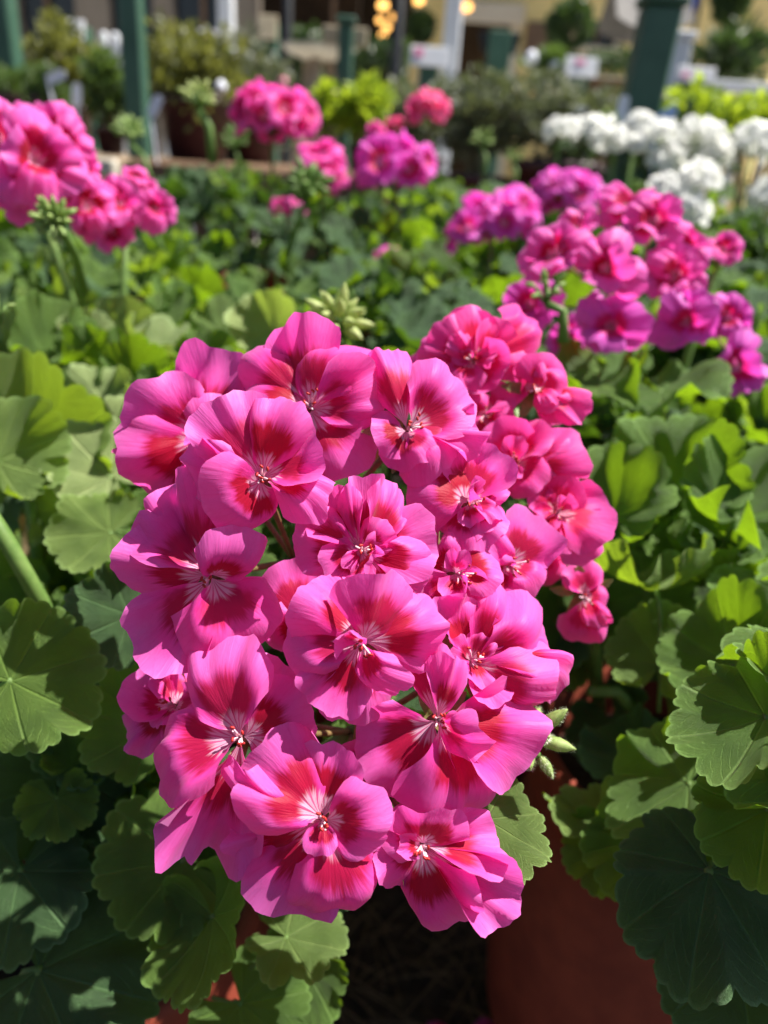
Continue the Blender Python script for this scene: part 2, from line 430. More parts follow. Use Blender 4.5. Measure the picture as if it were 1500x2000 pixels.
def hero_flower(root, c, d, petals, hub, mat, seed, rpx=140, inner=0):
    """petals: (u, v, width px, tip depth shift[, twist]) as seen in the photograph"""
    C = px(c[0], c[1], d); view = (CAM - C).normalized(); r = rpx / FPX * d
    tips = [px(p[0], p[1], d + p[3]) for p in petals]
    mean = sum((t for t in tips), Vector()) / len(tips)
    n = (view * .8 + (C - hub).normalized() * .5 + (mean - C) * 4).normalized()
    fl = sepal_pedicel(root, C, n, hub, r)
    rr = random.Random(seed)
    for i, p in enumerate(petals):
        tip = tips[i]
        L = (tip - C); e = L.normalized()
        tw = p[4] if len(p) > 4 else rr.uniform(-34, 34)
        nn = (view * .75 + n * .4).normalized()
        b = C + e * r * .03 + nn * (-.0008 * (p[3] > 0.001))
        petal_obj(fl, b, tip, p[2] / FPX * d * 1.13, nn, mat, seed=seed * 31 + i, twist=tw,
                  arch=rr.uniform(-.02, .2), chan=rr.uniform(-.34, .36), ruff=rr.uniform(.05, .15), tipcurl=rr.uniform(-.2, .44), skew=rr.uniform(-1, 1))
    for j in range(inner):
        q = rr.uniform(0, 6.28); l_ = r * rr.uniform(.42, .62)
        a_ = n.orthogonal().normalized(); b_ = n.cross(a_)
        tip = C + (a_ * math.cos(q) + b_ * math.sin(q)) * l_ * .8 + n * l_ * rr.uniform(.35, .7)
        petal_obj(fl, C, tip, l_ * rr.uniform(.75, 1.0), n, mat, seed=seed * 31 + 20 + j, twist=rr.uniform(-50, 50), arch=.1, chan=rr.uniform(-.4, .1), ruff=.1, tipcurl=rr.uniform(-.3, .4))
    stamens(fl, C + n * .001, n, r, seed)
    return fl

# ---- shared petals for the flowers farther away (unit length, tip +Y, shown side +Z)
PLIB = {}
def petal_lib(mat):
    if mat.name not in PLIB:
        out = []
        for i in range(9):
            V, uv = petal_verts(Vector((0, .03, 0)), Vector((0, 1, 0)), .95 + .1 * (i % 3), Vector((0, 0, 1)), arch=.10 + .03 * (i % 4), chan=-.12 + .06 * (i % 5),
                                ruff=.05 + .02 * (i % 3), tipcurl=.05 + .08 * (i % 4), seed=500 + i)
            out.append(mesh('petal', V, PF, uv, mats=[mat]))
        PLIB[mat.name] = out
    return PLIB[mat.name]
def frame(n, up=Vector((0, 0, 1))):
    n = n.normalized(); x = up.cross(n)
    if x.length < .05: x = Vector((1, 0, 0)).cross(n)
    x.normalize(); y = n.cross(x)
    return Matrix((x, y, n)).transposed()
def lib_flower(root, C, n, r, hub, mat, seed, npet=6):
    rr = random.Random(seed)
    fl = sepal_pedicel(root, C, n, hub, r)
    A = frame(n); lib = petal_lib(mat)
    for i in range(npet):
        q = 2 * math.pi * i / npet + rr.uniform(-.25, .25)
        op = rr.uniform(.15, .75) + (.25 if i % 2 else 0)       # lift above the face of the flower
        m = A @ Matrix.Rotation(q, 3, 'Z') @ Matrix.Rotation(op, 3, 'X') @ Matrix.Rotation(rr.uniform(-.35, .35), 3, 'Y')
        o = obj('petal', lib[rr.randrange(9)], fl, C + n * r * .02 * (i % 2), m.to_euler(), r * rr.uniform(.85, 1.12))
    stamens(fl, C, n, r, seed)
    return fl
FLIB = {}
def flower_lib(mat, npet):
    """whole small flowers as one mesh, for heads far behind"""
    key = (mat.name, npet)
    if key not in FLIB:
        out = []
        for j in range(6):
            rr = random.Random(j * 7 + npet); Vs = []; UVs = []; Fs = []
            for i in range(npet):
                q = 2 * math.pi * i / npet + rr.uniform(-.25, .25)
                m = Matrix.Rotation(q, 3, 'Z') @ Matrix.Rotation(rr.uniform(.1, .8), 3, 'X') @ Matrix.Rotation(rr.uniform(-.35, .35), 3, 'Y')
                V, uv = petal_verts(Vector((0, .03, 0)), Vector((0, rr.uniform(.85, 1.1), 0)), .95, Vector((0, 0, 1)), arch=.12, chan=rr.uniform(-.15, .2), ruff=.07, tipcurl=rr.uniform(-.05, .3), seed=j * 50 + i)
                V = V @ np.array(m).T
                Fs += [tuple(a + len(Vs) * len(V) for a in f) for f in PF]; Vs.append(V); UVs.append(uv)
            out.append(mesh('flower', np.concatenate(Vs), Fs, np.concatenate(UVs), mats=[mat]))
        FLIB[key] = out
    return FLIB[key]
def far_head(root, u, v, d, ru, rv, nf, mat, rfl, seed, npet=6, stalk_mat=None, lean=0, slope=0):
    """umbel: a stalk with hub (part), its flowers sub-parts"""
    rr = random.Random(seed)
    C = px(u, v, d); a = max(.3 * rfl, ru / FPX * d - rfl * .75); b = max(.3 * rfl, rv / FPX * d - rfl * .6)
    hub = C - Vector((0, 0, b * .9))
    foot = Vector((hub.x + lean, hub.y + .03, gz(hub.y) + .25))
    pts = []
    fl = []
    for i in range(nf):
        z = 1 - (1.45 if npet > 5 else 1.15) * (i + .5) / nf; q = i * 2.39996 + seed
        h = math.sqrt(max(0, 1 - z * z)) if z < 1 else 0
        dirv = Vector((h * math.cos(q), h * math.sin(q), z))
        p = C + Vector((dirv.x * a + dirv.z * 0, dirv.y * a * .9, dirv.z * b * .85 - slope * dirv.x * a)) * (rr.uniform(.75, 1.12) if npet > 5 else rr.uniform(.55, 1.3))
        fl.append((p, dirv))
    mb = MB()
    mb.tube([foot, foot.lerp(hub, .5) + Vector((.006, 0, .0)), hub], [.0034, .003, .0027], 8)
    for p, dv in fl: mb.tube([hub, hub.lerp(p, .6) + Vector((0, 0, -.002)), p], [.0011, .001, .001], 4)
    hd = mb.build('flower_head', M[stalk_mat or 'stem_green'], root, origin=hub, smooth=True)
    lib = flower_lib(mat, npet)
    for p, dv in fl:
        n = (dv + Vector((0, 0, .25)) + Vector((rr.uniform(-.3, .3), rr.uniform(-.3, .3), 0))).normalized()
        m = frame(n) @ Matrix.Rotation(rr.uniform(0, 6.28), 3, 'Z')
        obj('flower', lib[rr.randrange(6)], hd, p, m.to_euler(), rfl * rr.uniform(.7, 1.2))
    return hd

# ------------------------------------------------------------------ leaves
NR, NA = 9, 113
def leaf_verts(r=1.0, seed=0, cup=.35, wave=.12, pleat=.05, lob=.13, elong=.15, curl=0.0):
    g = np.random.default_rng(seed); ph = g.uniform(0, 6.28, 6)
    half = R(g.uniform(148, 168))
    th = np.linspace(-half, half, NA)[None, :]; rho = np.linspace(0, 1, NR)[:, None] ** .9
    f = (th + half) / (2 * half)                                   # 0..1 round the blade
    lobes = np.abs(np.sin(f * 7 * math.pi)) ** .6                    # seven lobes
    teeth = np.abs(np.sin(f * 28 * math.pi)) ** .7
    edge = (1 - lob * (1 - lobes)) * (1 - .05 * (1 - teeth)) * (1 - .12 + .12 * np.cos(th * 1.0) + elong * .4 * np.cos(th)) * (1 + .05 * np.sin(2 * th + ph[1]))
    edge = edge * (1 - .25 * np.clip((np.abs(th) / half - .86) / .14, 0, 1))
    rad = rho * (1 - (1 - edge) * rho ** 2.2)
    x = rad * np.sin(th); y = rad * np.cos(th)
    z = cup * rho ** 1.8 * (1 + .35 * np.sin(th + ph[2]) + .25 * np.sin(2 * th + ph[3]))
    z = z + pleat * rho ** 1.2 * np.sin(f * 7 * math.pi) ** 2 * -1.3
    z = z + wave * rho ** 2.4 * (np.sin(3 * th + ph[4]) + .7 * np.sin(5 * th + ph[5]) + .35 * np.sin(9 * th + ph[1]))
    z = z + .045 * rho ** 3.5 * np.sin(7 * th + ph[2] * 2) + .03 * rho ** 4 * np.sin(13 * th + ph[3])
    z = z + .016 * rho * np.sin(11 * rho + 3 * np.sin(5 * th + ph[0])) * np.sin(9 * th + ph[5])
    z = z - curl * np.clip((rho - .7) / .3, 0, 1) ** 2
    z = z + 0 * th
    P = np.stack([x, y, z], -1).reshape(-1, 3) * r
    uv = np.stack([np.broadcast_to(f, x.shape), np.broadcast_to(rho, x.shape)], -1).reshape(-1, 2)
    return P, uv
LF = [(j * NA + i, j * NA + i + 1, (j + 1) * NA + i + 1, (j + 1) * NA + i) for j in range(NR - 1) for i in range(NA - 1)]
def leaf_mesh(mat, seed, pet=1.1, bend=(0, -.5), **kw):
    V, uv = leaf_verts(1.0, seed, **kw)
    mb = MB()
    p0 = Vector((0, .02, 0)); p2 = Vector((bend[0], bend[1], -1)).normalized() * pet; p1 = Vector((0, -.12, -.3)) * pet
    pts = [p0, p0.lerp(p1, .5) + Vector((0, -.05, 0)), p1, p1.lerp(p2, .5), p2]
    mb.tube(pts, [.045, .04, .037, .036, .04], 6)
    n = len(V)
    V2 = np.concatenate([V, np.array([tuple(v) for v in mb.V])])
    F2 = LF + [tuple(i + n for i in f) for f in mb.F]
    uv2 = np.concatenate([uv, np.tile([[.07, .5]], (len(mb.V), 1))])
    return mesh('leaf', V2, F2, uv2, mats=[mat, M['stem_green']], midx=[0] * len(LF) + [1] * len(mb.F))
LEAVES = [leaf_mesh(M['leaf_green'], 40 + i, pet=1.0 + .5 * (i % 3), bend=(.3 * ((i % 3) - 1), -.25 - .2 * (i % 2)), cup=[.15, .4, .65, .28, .5, .85][i % 6], wave=.10 + .05 * (i % 3),
                    pleat=.05 + .03 * (i % 3), curl=[0, .12, 0, .2][i % 4]) for i in range(12)]
SHADED = [leaf_mesh(M['leaf_shaded'], 240 + i, pet=1.0 + .5 * (i % 3), bend=(.3 * ((i % 3) - 1), -.25 - .2 * (i % 2)), cup=[.2, .45, .65, .28][i % 4], wave=.12, pleat=.07, curl=[0, .12, .2][i % 3]) for i in range(8)]
YOUNG = [leaf_mesh(M['leaf_young'], 140 + i, pet=1.1, cup=[.5, .9, .7][i % 3], wave=.10, pleat=.10, lob=.2) for i in range(6)]
def leaf_at(root, p, n, tipdir, r, me, jitter=0):
    n = n.normalized(); y = (tipdir - n * tipdir.dot(n))
    if y.length < 1e-3: y = n.orthogonal()
    y.normalize(); x = y.cross(n)
    m = Matrix((x, y, n)).transposed()
    return obj('leaf', me, root, p, m.to_euler(), r)
def hero_leaf(root, u, v, d, rpx, tip, facing, seed, mat='leaf_green', pet=1.2, **kw):
    """(u, v): where the petiole meets the blade; tip: image direction of the blade tip; facing: normal in (right, up, toward camera)"""
    p = px(u, v, d); C2 = (CAM - p).normalized()
    n = RGT * facing[0] + UPV * facing[1] + C2 * facing[2]
    td = RGT * tip[0] - UPV * tip[1] + FWD * (tip[2] if len(tip) > 2 else 0)
    me = leaf_mesh(M[mat], 900 + seed, pet=pet, **kw)
    return leaf_at(root, p, n, td, rpx / FPX * d, me)

# heads that leaves must not cover: (u, v, ru, rv, depth)
KEEP = [(640, 1220, 430, 640, .315), (1010, 900, 210, 330, .37), (1250, 540, 250, 210, .60), (80, 300, 160, 130, .62), (250, 400, 110, 90, .66),
        (530, 235, 100, 80, 1.2), (640, 345, 60, 65, 1.1), (770, 320, 105, 70, 1.15), (970, 430, 125, 75, 1.0), (1115, 385, 85, 55, 1.1), (655, 600, 65, 60, .52), (1360, 310, 300, 130, 1.4), (845, 215, 60, 50, 1.5),
        (1140, 1200, 80, 90, .36), (1250, 1760, 170, 260, .5), (900, 1920, 230, 100, .6), (60, 850, 80, 170, .45), (1280, 1160, 120, 110, .42)]
def blocked(p, r):
    u, v, d = proj(p)
    rp = r / max(d, .05) * FPX * .85
    for (a, b, ru, rv, dd) in KEEP:
        if d < dd + .015 and ((u - a) / (ru + rp)) ** 2 + ((v - b) / (rv + rp)) ** 2 < 1: return True
    return False
DROP_Y = [.15, .30, .42, .55, .75, 1.0, 1.3, 1.7, 3.0]
DROP_Z = [.26, .215, .19, .168, .130, .105, .055, .015, .0]
def ztop(y): return CAM_H - float(np.interp(y, DROP_Y, DROP_Z))
def foliage(root, cx, cy, rad, n, seed, rl=(.026, .040), mind=.33, young=.12, dome=.05, upright=.35, dark=.25):
    rr = random.Random(seed); c = 0; tries = 0
    while c < n and tries < n * 14:
        tries += 1
        q = rr.uniform(0, 6.283); f = math.sqrt(rr.random()); x = cx + rad * f * math.cos(q); y = cy + rad * f * math.sin(q)
        layer = rr.choice((0, 0, 0, 1, 1, 2, 3))
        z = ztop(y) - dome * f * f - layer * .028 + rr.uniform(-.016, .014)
        p = Vector((x, y, z)); r = rr.uniform(*rl) * (1.1 if layer else 1)
        u, v, d = proj(p)
        if d < mind or blocked(p, r): continue
        if not (-260 < u < 1760 and 100 < v < 2300): continue
        out = Vector((math.cos(q), math.sin(q), 0)) * f
        n_ = Vector((0, 0, 1)) + out * .55 + Vector((rr.gauss(0, .6), rr.gauss(0, .6), 0)) + Vector((-.12, -upright, 0))
        td = out + Vector((rr.gauss(0, .4), rr.gauss(0, .4), .1))
        me = YOUNG[rr.randrange(6)] if (layer == 0 and rr.random() < young) else (SHADED[rr.randrange(8)] if rr.random() < dark + .12 * layer else LEAVES[rr.randrange(12)])
        leaf_at(root, p, n_, td, r * (.75 if me in YOUNG else 1), me)
        c += 1
def pot(root, cx, cy, z0, r, h, mat, n=40):
    """round bellied pot with a thick rolled rim"""
    mb = MB()
    mb.lathe((cx, cy, z0), [(.001, .0), (r * .70, 0), (r * .80, h * .04), (r * 1.08, h * .30), (r * 1.17, h * .55), (r * 1.10, h * .76), (r * .98, h * .87)], n)
    body = mb.build('pot', mat, root, smooth=True)
    rb = MB()
    rb.lathe((cx, cy, z0), [(r * .97, h * .86), (r * 1.05, h * .875), (r * 1.07, h * .91), (r * 1.07, h * .97), (r * 1.04, h), (r * .98, h), (r * .95, h * .97), (r * .94, h * .8), (r * .9, h * .6)], n)
    rb.build('rim', mat, body, smooth=True)
    sb = MB(); sb.lathe((cx, cy, z0), [(r * .95, h * .86), (r * .6, h * .875), (r * .25, h * .885), (.001, h * .88)], n)
    sb.build('soil', M['soil'], root, smooth=True)
def stems(root, cx, cy, z0, targets, rad=.0045):
    for t in targets:
        t = Vector(t); b = Vector((cx + (t.x - cx) * .15, cy + (t.y - cy) * .15, z0))
        m1 = b.lerp(t, .45) + Vector((0, 0, .03)); mb = MB()
        mb.tube([b, m1, m1.lerp(t, .55) + Vector((0, 0, .01)), t], [rad * 1.2, rad, rad * .85, rad * .7], 9)
        mb.build('stem', M['stem_green'], root, smooth=True)
def bud_cluster(root, u, v, d, size, n, seed, foot=None, hair=False, up=(0, 0, 1), spread=1.0, mat='bud_green', lf=1.0, sr=1.0):
    """umbel of closed pointed buds on a stalk"""
    rr = random.Random(seed); C = px(u, v, d) if not isinstance(u, Vector) else u
    up = Vector(up).normalized(); A = frame(up)
    mb = MB(); foot = Vector(foot) if foot is not None else C - up * .1
    mb.tube([foot, foot.lerp(C, .5) + Vector((.004, 0, .002)), C - up * size * .9], [.0036 * sr, .003 * sr, .0028 * sr], 9)
    bs = []
    for i in range(n):
        z = 1 - 1.3 * (i + .5) / n; q = i * 2.4 + seed; h = math.sqrt(max(0, 1 - z * z))
        dv = A @ Vector((h * math.cos(q) * spread, h * math.sin(q) * spread, z)); dv = dv.normalized()
        a = C - up * size * .9; b = C + dv * size * rr.uniform(.35, .65) - up * size * .3
        mb.tube([a, a.lerp(b, .5), b], [.0011, .001, .0013], 5); bs.append((b, dv))
    st = mb.build('bud_stalk', M['stem_green'], root, origin=C, smooth=True)
    for b, dv in bs:
        L = size * rr.uniform(.40, .62) * lf; k = MB(); w_ = L * .24
        k.tube([b, b + dv * L * .15, b + dv * L * .45, b + dv * L * .75, b + dv * L * .95, b + dv * L * 1.08], [w_ * .45, w_ * .9, w_ * 1.05, w_ * .75, w_ * .3, w_ * .06], 10)
        if hair:
            o_ = dv.orthogonal().normalized(); o2 = dv.cross(o_)
            for j in range(260):
                s_ = rr.uniform(.03, 1.0); q = rr.uniform(0, 6.28); rd = (o_ * math.cos(q) + o2 * math.sin(q))
                wr = w_ * float(np.interp(s_, [0, .15, .45, .75, .95, 1.08], [.45, .9, 1.05, .75, .3, .06])) * .96
                p = b + dv * L * s_ + rd * wr; t2 = p + (rd + dv * rr.uniform(.2, .9)).normalized() * rr.uniform(.0008, .0016)
                sd = rd.cross(dv) * .00006
                k.add([p - sd, p + sd, t2], [(0, 1, 2)], 1)
        k.build('bud', [M[mat], M['bud_hair']], st, origin=b, smooth=True)
    return st

# ================================================================== THE GERANIUMS
PINK = M['petal_pink']
# ---- plant in front, with the big pink head
GM = 'pink geraniums in pots'
plant = empty('potted_geranium', (-.165, .36, 0), 'geranium with the large sharp pink and red flower head in front', 'geranium', GM)
hubA = px(575, 1095, .305); hubB = px(690, 1430, .300)
FL = [
 ((605, 800), .272, [(505, 655, 170, .010), (585, 618, 150, .006), (668, 640, 170, .0), (748, 755, 135, -.004), (738, 715, 110, .012), (690, 928, 215, -.002), (475, 765, 130, .004)], hubA),
 ((512, 935), .243, [(425, 775, 155, .0), (555, 775, 125, -.004), (622, 860, 145, 0), (640, 975, 95, -.006), (440, 1035, 170, -.006), (352, 900, 130, 0)], hubA),
 ((400, 850), .287, [(262, 775, 175, .0), (330, 722, 130, .010), (455, 690, 160, .008), (245, 935, 160, -.006), (300, 965, 120, .004), (226, 885, 60, .012), (440, 780, 150, -.004)], hubA),
 ((412, 1125), .250, [(365, 918, 180, .004), (272, 1000, 145, .002), (226, 1105, 150, 0), (290, 1300, 165, -.002), (480, 1285, 195, 0), (482, 1050, 130, -.012, 42)], hubA),
 ((705, 1255), .234, [(630, 1118, 140, .002), (775, 1122, 160, 0), (552, 1235, 160, .002), (615, 1385, 135, -.004), (715, 1420, 145, 0), (870, 1215, 150, .006), (750, 1345, 70, -.010, 38)], hubA),
 ((705, 1075), .248, [(570, 1045, 125, .002), (635, 955, 115, .004), (715, 925, 100, 0), (780, 945, 95, .004), (858, 1055, 155, .002), (835, 1150, 140, .0), (640, 1130, 110, -.004), (728, 1130, 85, -.014, 35)], hubA),
 ((795, 840), .270, [(742, 676, 95, 0), (914, 745, 145, 0), (735, 870, 95, -.006), (890, 890, 125, -.004), (790, 905, 105, -.008), (938, 860, 95, .006)], hubA),
 ((472, 1440), .240, [(420, 1252, 170, 0), (560, 1290, 150, .008), (617, 1400, 180, .002), (276, 1500, 180, -.002), (385, 1682, 175, .006), (340, 1420, 100, .008)], hubB),
 ((632, 1600), .232, [(480, 1480, 195, 0), (655, 1450, 125, .002), (750, 1620, 140, -.008, 25), (430, 1555, 85, -.006), (545, 1803, 185, .0), (692, 1815, 200, .002), (465, 1665, 125, .012)], hubB),
 ((822, 1650), .238, [(870, 1572, 140, -.004), (755, 1590, 115, .002), (740, 1720, 95, -.004), (868, 1832, 175, -.004), (984, 1668, 135, .002), (976, 1775, 120, .004)], hubB),
 ((852, 1405), .246, [(812, 1242, 110, 0, -30), (885, 1275, 75, -.002), (720, 1520, 210, 0), (935, 1605, 230, .0), (1050, 1470, 200, .006), (955, 1445, 85, -.012, 45)], hubB),
 ((918, 1290), .258, [(865, 1165, 110, 0), (935, 1148, 115, .002), (1005, 1158, 115, .004), (1092, 1240, 155, .002), (1072, 1388, 165, -.004), (1118, 1300, 115, .008), (980, 1380, 95, -.006)], hubB),
 ((915, 985), .272, [(825, 905, 155, 0), (940, 860, 135, .004), (988, 1000, 115, 0), (960, 1065, 115, -.006), (880, 1060, 95, -.004), (960, 910, 110, .008)], hubA),
 ((990, 1105), .288, [(1045, 1000, 135, .004), (1068, 1100, 130, .002), (1010, 1195, 160, 0), (950, 1040, 105, .0), (930, 1150, 100, -.004)], hubA),
 ((890, 1120), .266, [(850, 1210, 125, 0), (980, 1110, 105, .0), (830, 1050, 95, .004), (945, 1180, 95, -.004)], hubA),
 ((345, 1380), .272, [(245, 1335, 125, 0), (230, 1448, 100, .0), (300, 1462, 95, -.003), (330, 1300, 95, .006)], hubB),
 ((590, 1210), .270, [(520, 1112, 145, 0), (612, 1135, 120, .004), (530, 1268, 130, .0), (655, 1275, 110, .004)], hubA),
 ((720, 1500), .270, [(650, 1470, 110, 0), (760, 1560, 120, .0), (700, 1600, 110, .002), (790, 1480, 100, .004)], hubB),
]
for i, (c, d, ps, hub) in enumerate(FL):
    hero_flower(plant, c, d, ps, hub, PINK, 11 + i, inner=[0, 0, 1, 0, 1, 3, 0, 0, 1, 1, 1, 3, 3, 2, 2, 2, 1, 0][i])
mb = MB()
foot = Vector((-.15, .36, .28))
mb.tube([hubA, hubA.lerp(foot, .4) + Vector((0, -.01, 0)), foot], [.0032, .0036, .0045], 10); mb.build('flower_stem', M['stem_green'], plant, smooth=True)
mb = MB()
mb.tube([hubB, hubB.lerp(foot, .4) + Vector((0, -.01, 0)), foot + Vector((.02, 0, 0))], [.0032, .0036, .0045], 10); mb.build('flower_stem', M['stem_green'], plant, smooth=True)
bud_cluster(plant, 1055, 1440, .270, .014, 10, 3, foot=hubB, hair=True, up=(.85, .05, -.05), lf=1.15)
pot(plant, -.165, .36, 0, .095, .25, M['terracotta'])
stems(plant, -.165, .36, .2, [px(200, 1650, .36), px(420, 1850, .34), px(300, 1300, .38)])
hero_leaf(plant, 20, 1330, .300, 175, (1, -.45), (.1, .25, .9), 1, cup=.16, wave=.10, pleat=.07)
hero_leaf(plant, 355, 1680, .335, 165, (-1, .2), (-.05, .1, 1), 2, cup=.08, wave=.09, pleat=.08)
hero_leaf(plant, 75, 1895, .325, 250, (1, .25), (.0, .35, .9), 3, cup=.22, wave=.13, pleat=.10, mat='leaf_shaded')
hero_leaf(plant, 110, 1560, .335, 85, (.1, 1), (0, .2, 1), 4, cup=.3, wave=.1, pleat=.08)
hero_leaf(plant, 140, 1500, .345, 75, (.6, -1), (.1, .4, 1), 5, cup=.35, wave=.1, pleat=.08)
hero_leaf(plant, 950, 1600, .268, 130, (.75, .8), (.3, .55, .6), 6, mat='leaf_young', cup=.05, wave=.06, pleat=.04)
hero_leaf(plant, 415, 1790, .320, 150, (.4, 1), (-.5, .1, .7), 7, cup=.45, wave=.08)
hero_leaf(plant, 560, 1830, .330, 120, (.9, .35), (.1, .7, .6), 8, cup=.2, wave=.09, mat='leaf_young')
hero_leaf(plant, 590, 1880, .375, 115, (-.1, 1), (-.2, -.3, 1), 9, cup=.15, wave=.07)
hero_leaf(plant, 300, 1420, .345, 150, (-.6, -1), (.1, .2, 1), 10, cup=.15, wave=.07)
hero_leaf(plant, 200, 1420, .360, 130, (-.9, .6), (.1, .3, 1), 12, cup=.25, wave=.15, pleat=.1, mat='leaf_shaded')
hero_leaf(plant, 255, 1200, .340, 120, (-.8, .5), (.1, .3, 1), 13, cup=.3, wave=.16, pleat=.1, mat='leaf_shaded')
hero_leaf(plant, 470, 1960, .350, 140, (.6, .6), (.0, .3, 1), 14, cup=.15, wave=.07)
hero_leaf(plant, 40, 1700, .330, 160, (-.3, 1), (.2, .2, 1), 15, cup=.25, wave=.15, pleat=.1, mat='leaf_shaded')
hero_leaf(plant, 180, 1640, .365, 130, (-.6, .6), (.1, .3, 1), 17, cup=.15, wave=.07)
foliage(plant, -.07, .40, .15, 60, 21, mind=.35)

# ---- plant in the big terracotta pot on the right, second head behind the first
plant2 = empty('potted_geranium', (.185, .39, 0), 'geranium in the round terracotta pot showing at lower right', 'geranium', GM)
hubC = px(1000, 800, .375); hubD = px(1060, 1000, .37)
GL = [
 ((925, 705), .335, [(845, 640, 105, 0), (895, 612, 115, .004), (952, 608, 125, .004), (1012, 650, 115, .0), (1085, 640, 135, .014), (985, 745, 135, -.004), (870, 745, 115, 0), (812, 715, 95, .006)], hubC),
 ((1045, 760), .330, [(1092, 700, 115, 0), (1108, 770, 115, -.004), (1153, 805, 75, 0), (1000, 720, 95, .006), (1112, 832, 75, .002)], hubC),
 ((1005, 905), .322, [(965, 822, 105, 0), (1030, 812, 115, .002), (1092, 838, 115, .004), (1147, 900, 120, .004), (1060, 955, 115, -.004), (960, 945, 95, -.004)], hubD),
 ((1085, 1000), .325, [(1078, 925, 105, 0), (1150, 940, 115, .002), (1192, 1030, 125, 0), (1168, 1085, 105, -.004), (1100, 1085, 95, -.006), (1060, 960, 80, .0)], hubD),
 ((1140, 1165), .335, [(1148, 1262, 85, 0), (1188, 1165, 65, 0), (1128, 1095, 75, .002), (1175, 1230, 60, .004)], hubD),
 ((850, 765), .348, [(813, 690, 105, 0), (860, 810, 125, 0), (905, 760, 95, .004), (820, 770, 80, .004)], hubC),
 ((950, 810), .338, [(900, 800, 135, 0), (995, 838, 115, 0), (950, 740, 125, .004), (962, 885, 105, -.002)], hubC),
 ((1060, 1080), .345, [(1050, 1000, 110, 0), (1110, 1120, 100, 0), (1040, 1140, 110, .002), (1010, 1060, 90, .0)], hubD),
]
for i, (c, d, ps, hub) in enumerate(GL):
    hero_flower(plant2, c, d, ps, hub, M['petal_cerise'], 61 + i, rpx=105, inner=[4, 2, 3, 4, 1, 2, 2, 2][i])
f2 = Vector((.15, .41, .38))
for hb in (hubC, hubD):
    mb = MB(); mb.tube([hb, hb.lerp(f2, .45) + Vector((.01, -.01, 0)), f2], [.003, .0034, .0042], 10); mb.build('flower_stem', M['stem_green'], plant2, smooth=True)
PC = px(1368, 1455, .50)
pot(plant2, PC.x, PC.y, 0.0, .100, PC.z, M['terracotta'], 64)
stems(plant2, PC.x, PC.y, PC.z - .05, [px(1280, 1300, .44), px(1450, 1500, .38), px(1400, 1200, .48), px(1150, 1350, .45)])
hero_leaf(plant2, 1495, 1400, .262, 175, (-1, .1), (-.25, .55, .7), 31, cup=.4, wave=.16, pleat=.1)
hero_leaf(plant2, 1345, 1530, .335, 170, (-.7, .5), (-.2, .5, .8), 32, cup=.15, wave=.14, pleat=.1)
hero_leaf(plant2, 1385, 1700, .275, 215, (-.15, 1), (.0, .35, .95), 33, cup=-.16, wave=.12, pleat=.14, mat='leaf_shaded')
hero_leaf(plant2, 1500, 1690, .290, 230, (.1, 1), (.2, .4, .9), 34, cup=.05, wave=.10, pleat=.12)
hero_leaf(plant2, 1170, 1605, .370, 85, (-.3, -.2), (-.2, .8, .5), 35, cup=.5, wave=.2, mat='leaf_young')
hero_leaf(plant2, 1190, 1650, .365, 100, (-.1, 1), (-.2, .2, .9), 36, cup=.2, wave=.12)
hero_leaf(plant2, 1282, 1150, .400, 125, (0, -.2, 1), (0, 1, .10), 37, cup=.55, wave=.16, pleat=.1, mat='leaf_young', pet=1.4, bend=(0, -.1))
hero_leaf(plant2, 1430, 1300, .36, 150, (-.3, -1), (-.3, .4, .9), 38, cup=.7, wave=.2, pleat=.1, curl=.15)
hero_leaf(plant2, 1290, 1300, .40, 120, (.2, -1), (-.1, .3, 1), 39, cup=.4, wave=.12, mat='leaf_young')
hero_leaf(plant2, 1500, 1580, .272, 175, (.3, .8), (.1, .5, .8), 40, cup=.2, wave=.08)
hero_leaf(plant2, 1200, 1010, .43, 140, (-.2, -1), (-.2, .2, 1), 41, cup=.7, wave=.2, pleat=.1, curl=.15)
hero_leaf(plant2, 1330, 960, .45, 150, (.2, -1), (-.2, .3, 1), 42, cup=.7, wave=.2, pleat=.1, curl=.15)
hero_leaf(plant2, 1440, 1010, .42, 150, (.5, -.8), (.2, .5, .8), 43, cup=.7, wave=.2, pleat=.1, curl=.15)
hero_leaf(plant2, 1250, 1640, .345, 125, (-.35, 1), (-.15, .35, .9), 81, cup=.15, wave=.15, pleat=.1)
hero_leaf(plant2, 1440, 1860, .300, 170, (-.6, .7), (-.1, .3, 1), 82, cup=.1, wave=.13, pleat=.1, mat='leaf_shaded')
hero_leaf(plant2, 1240, 1480, .42, 105, (-.6, -.2), (-.2, .7, .6), 83, cup=.4, wave=.18, mat='leaf_shaded')
for i, (u, v, d, r, t) in enumerate([(1620, 1330, .28, 210, (-.6, .5)), (1680, 1150, .36, 190, (-.5, .4)), (1640, 1560, .27, 230, (-.7, .3)), (1560, 1180, .38, 160, (-.6, -.3)), (1700, 1420, .33, 200, (-.6, .2))]):  # unseen leaves beyond the right edge, added to shade the lower right leaves
    hero_leaf(plant2, u, v, d, r, t, (.2, .9, .35), 70 + i, cup=.2, wave=.08)
foliage(plant2, .23, .47, .165, 95, 22, mind=.37, dark=.4)

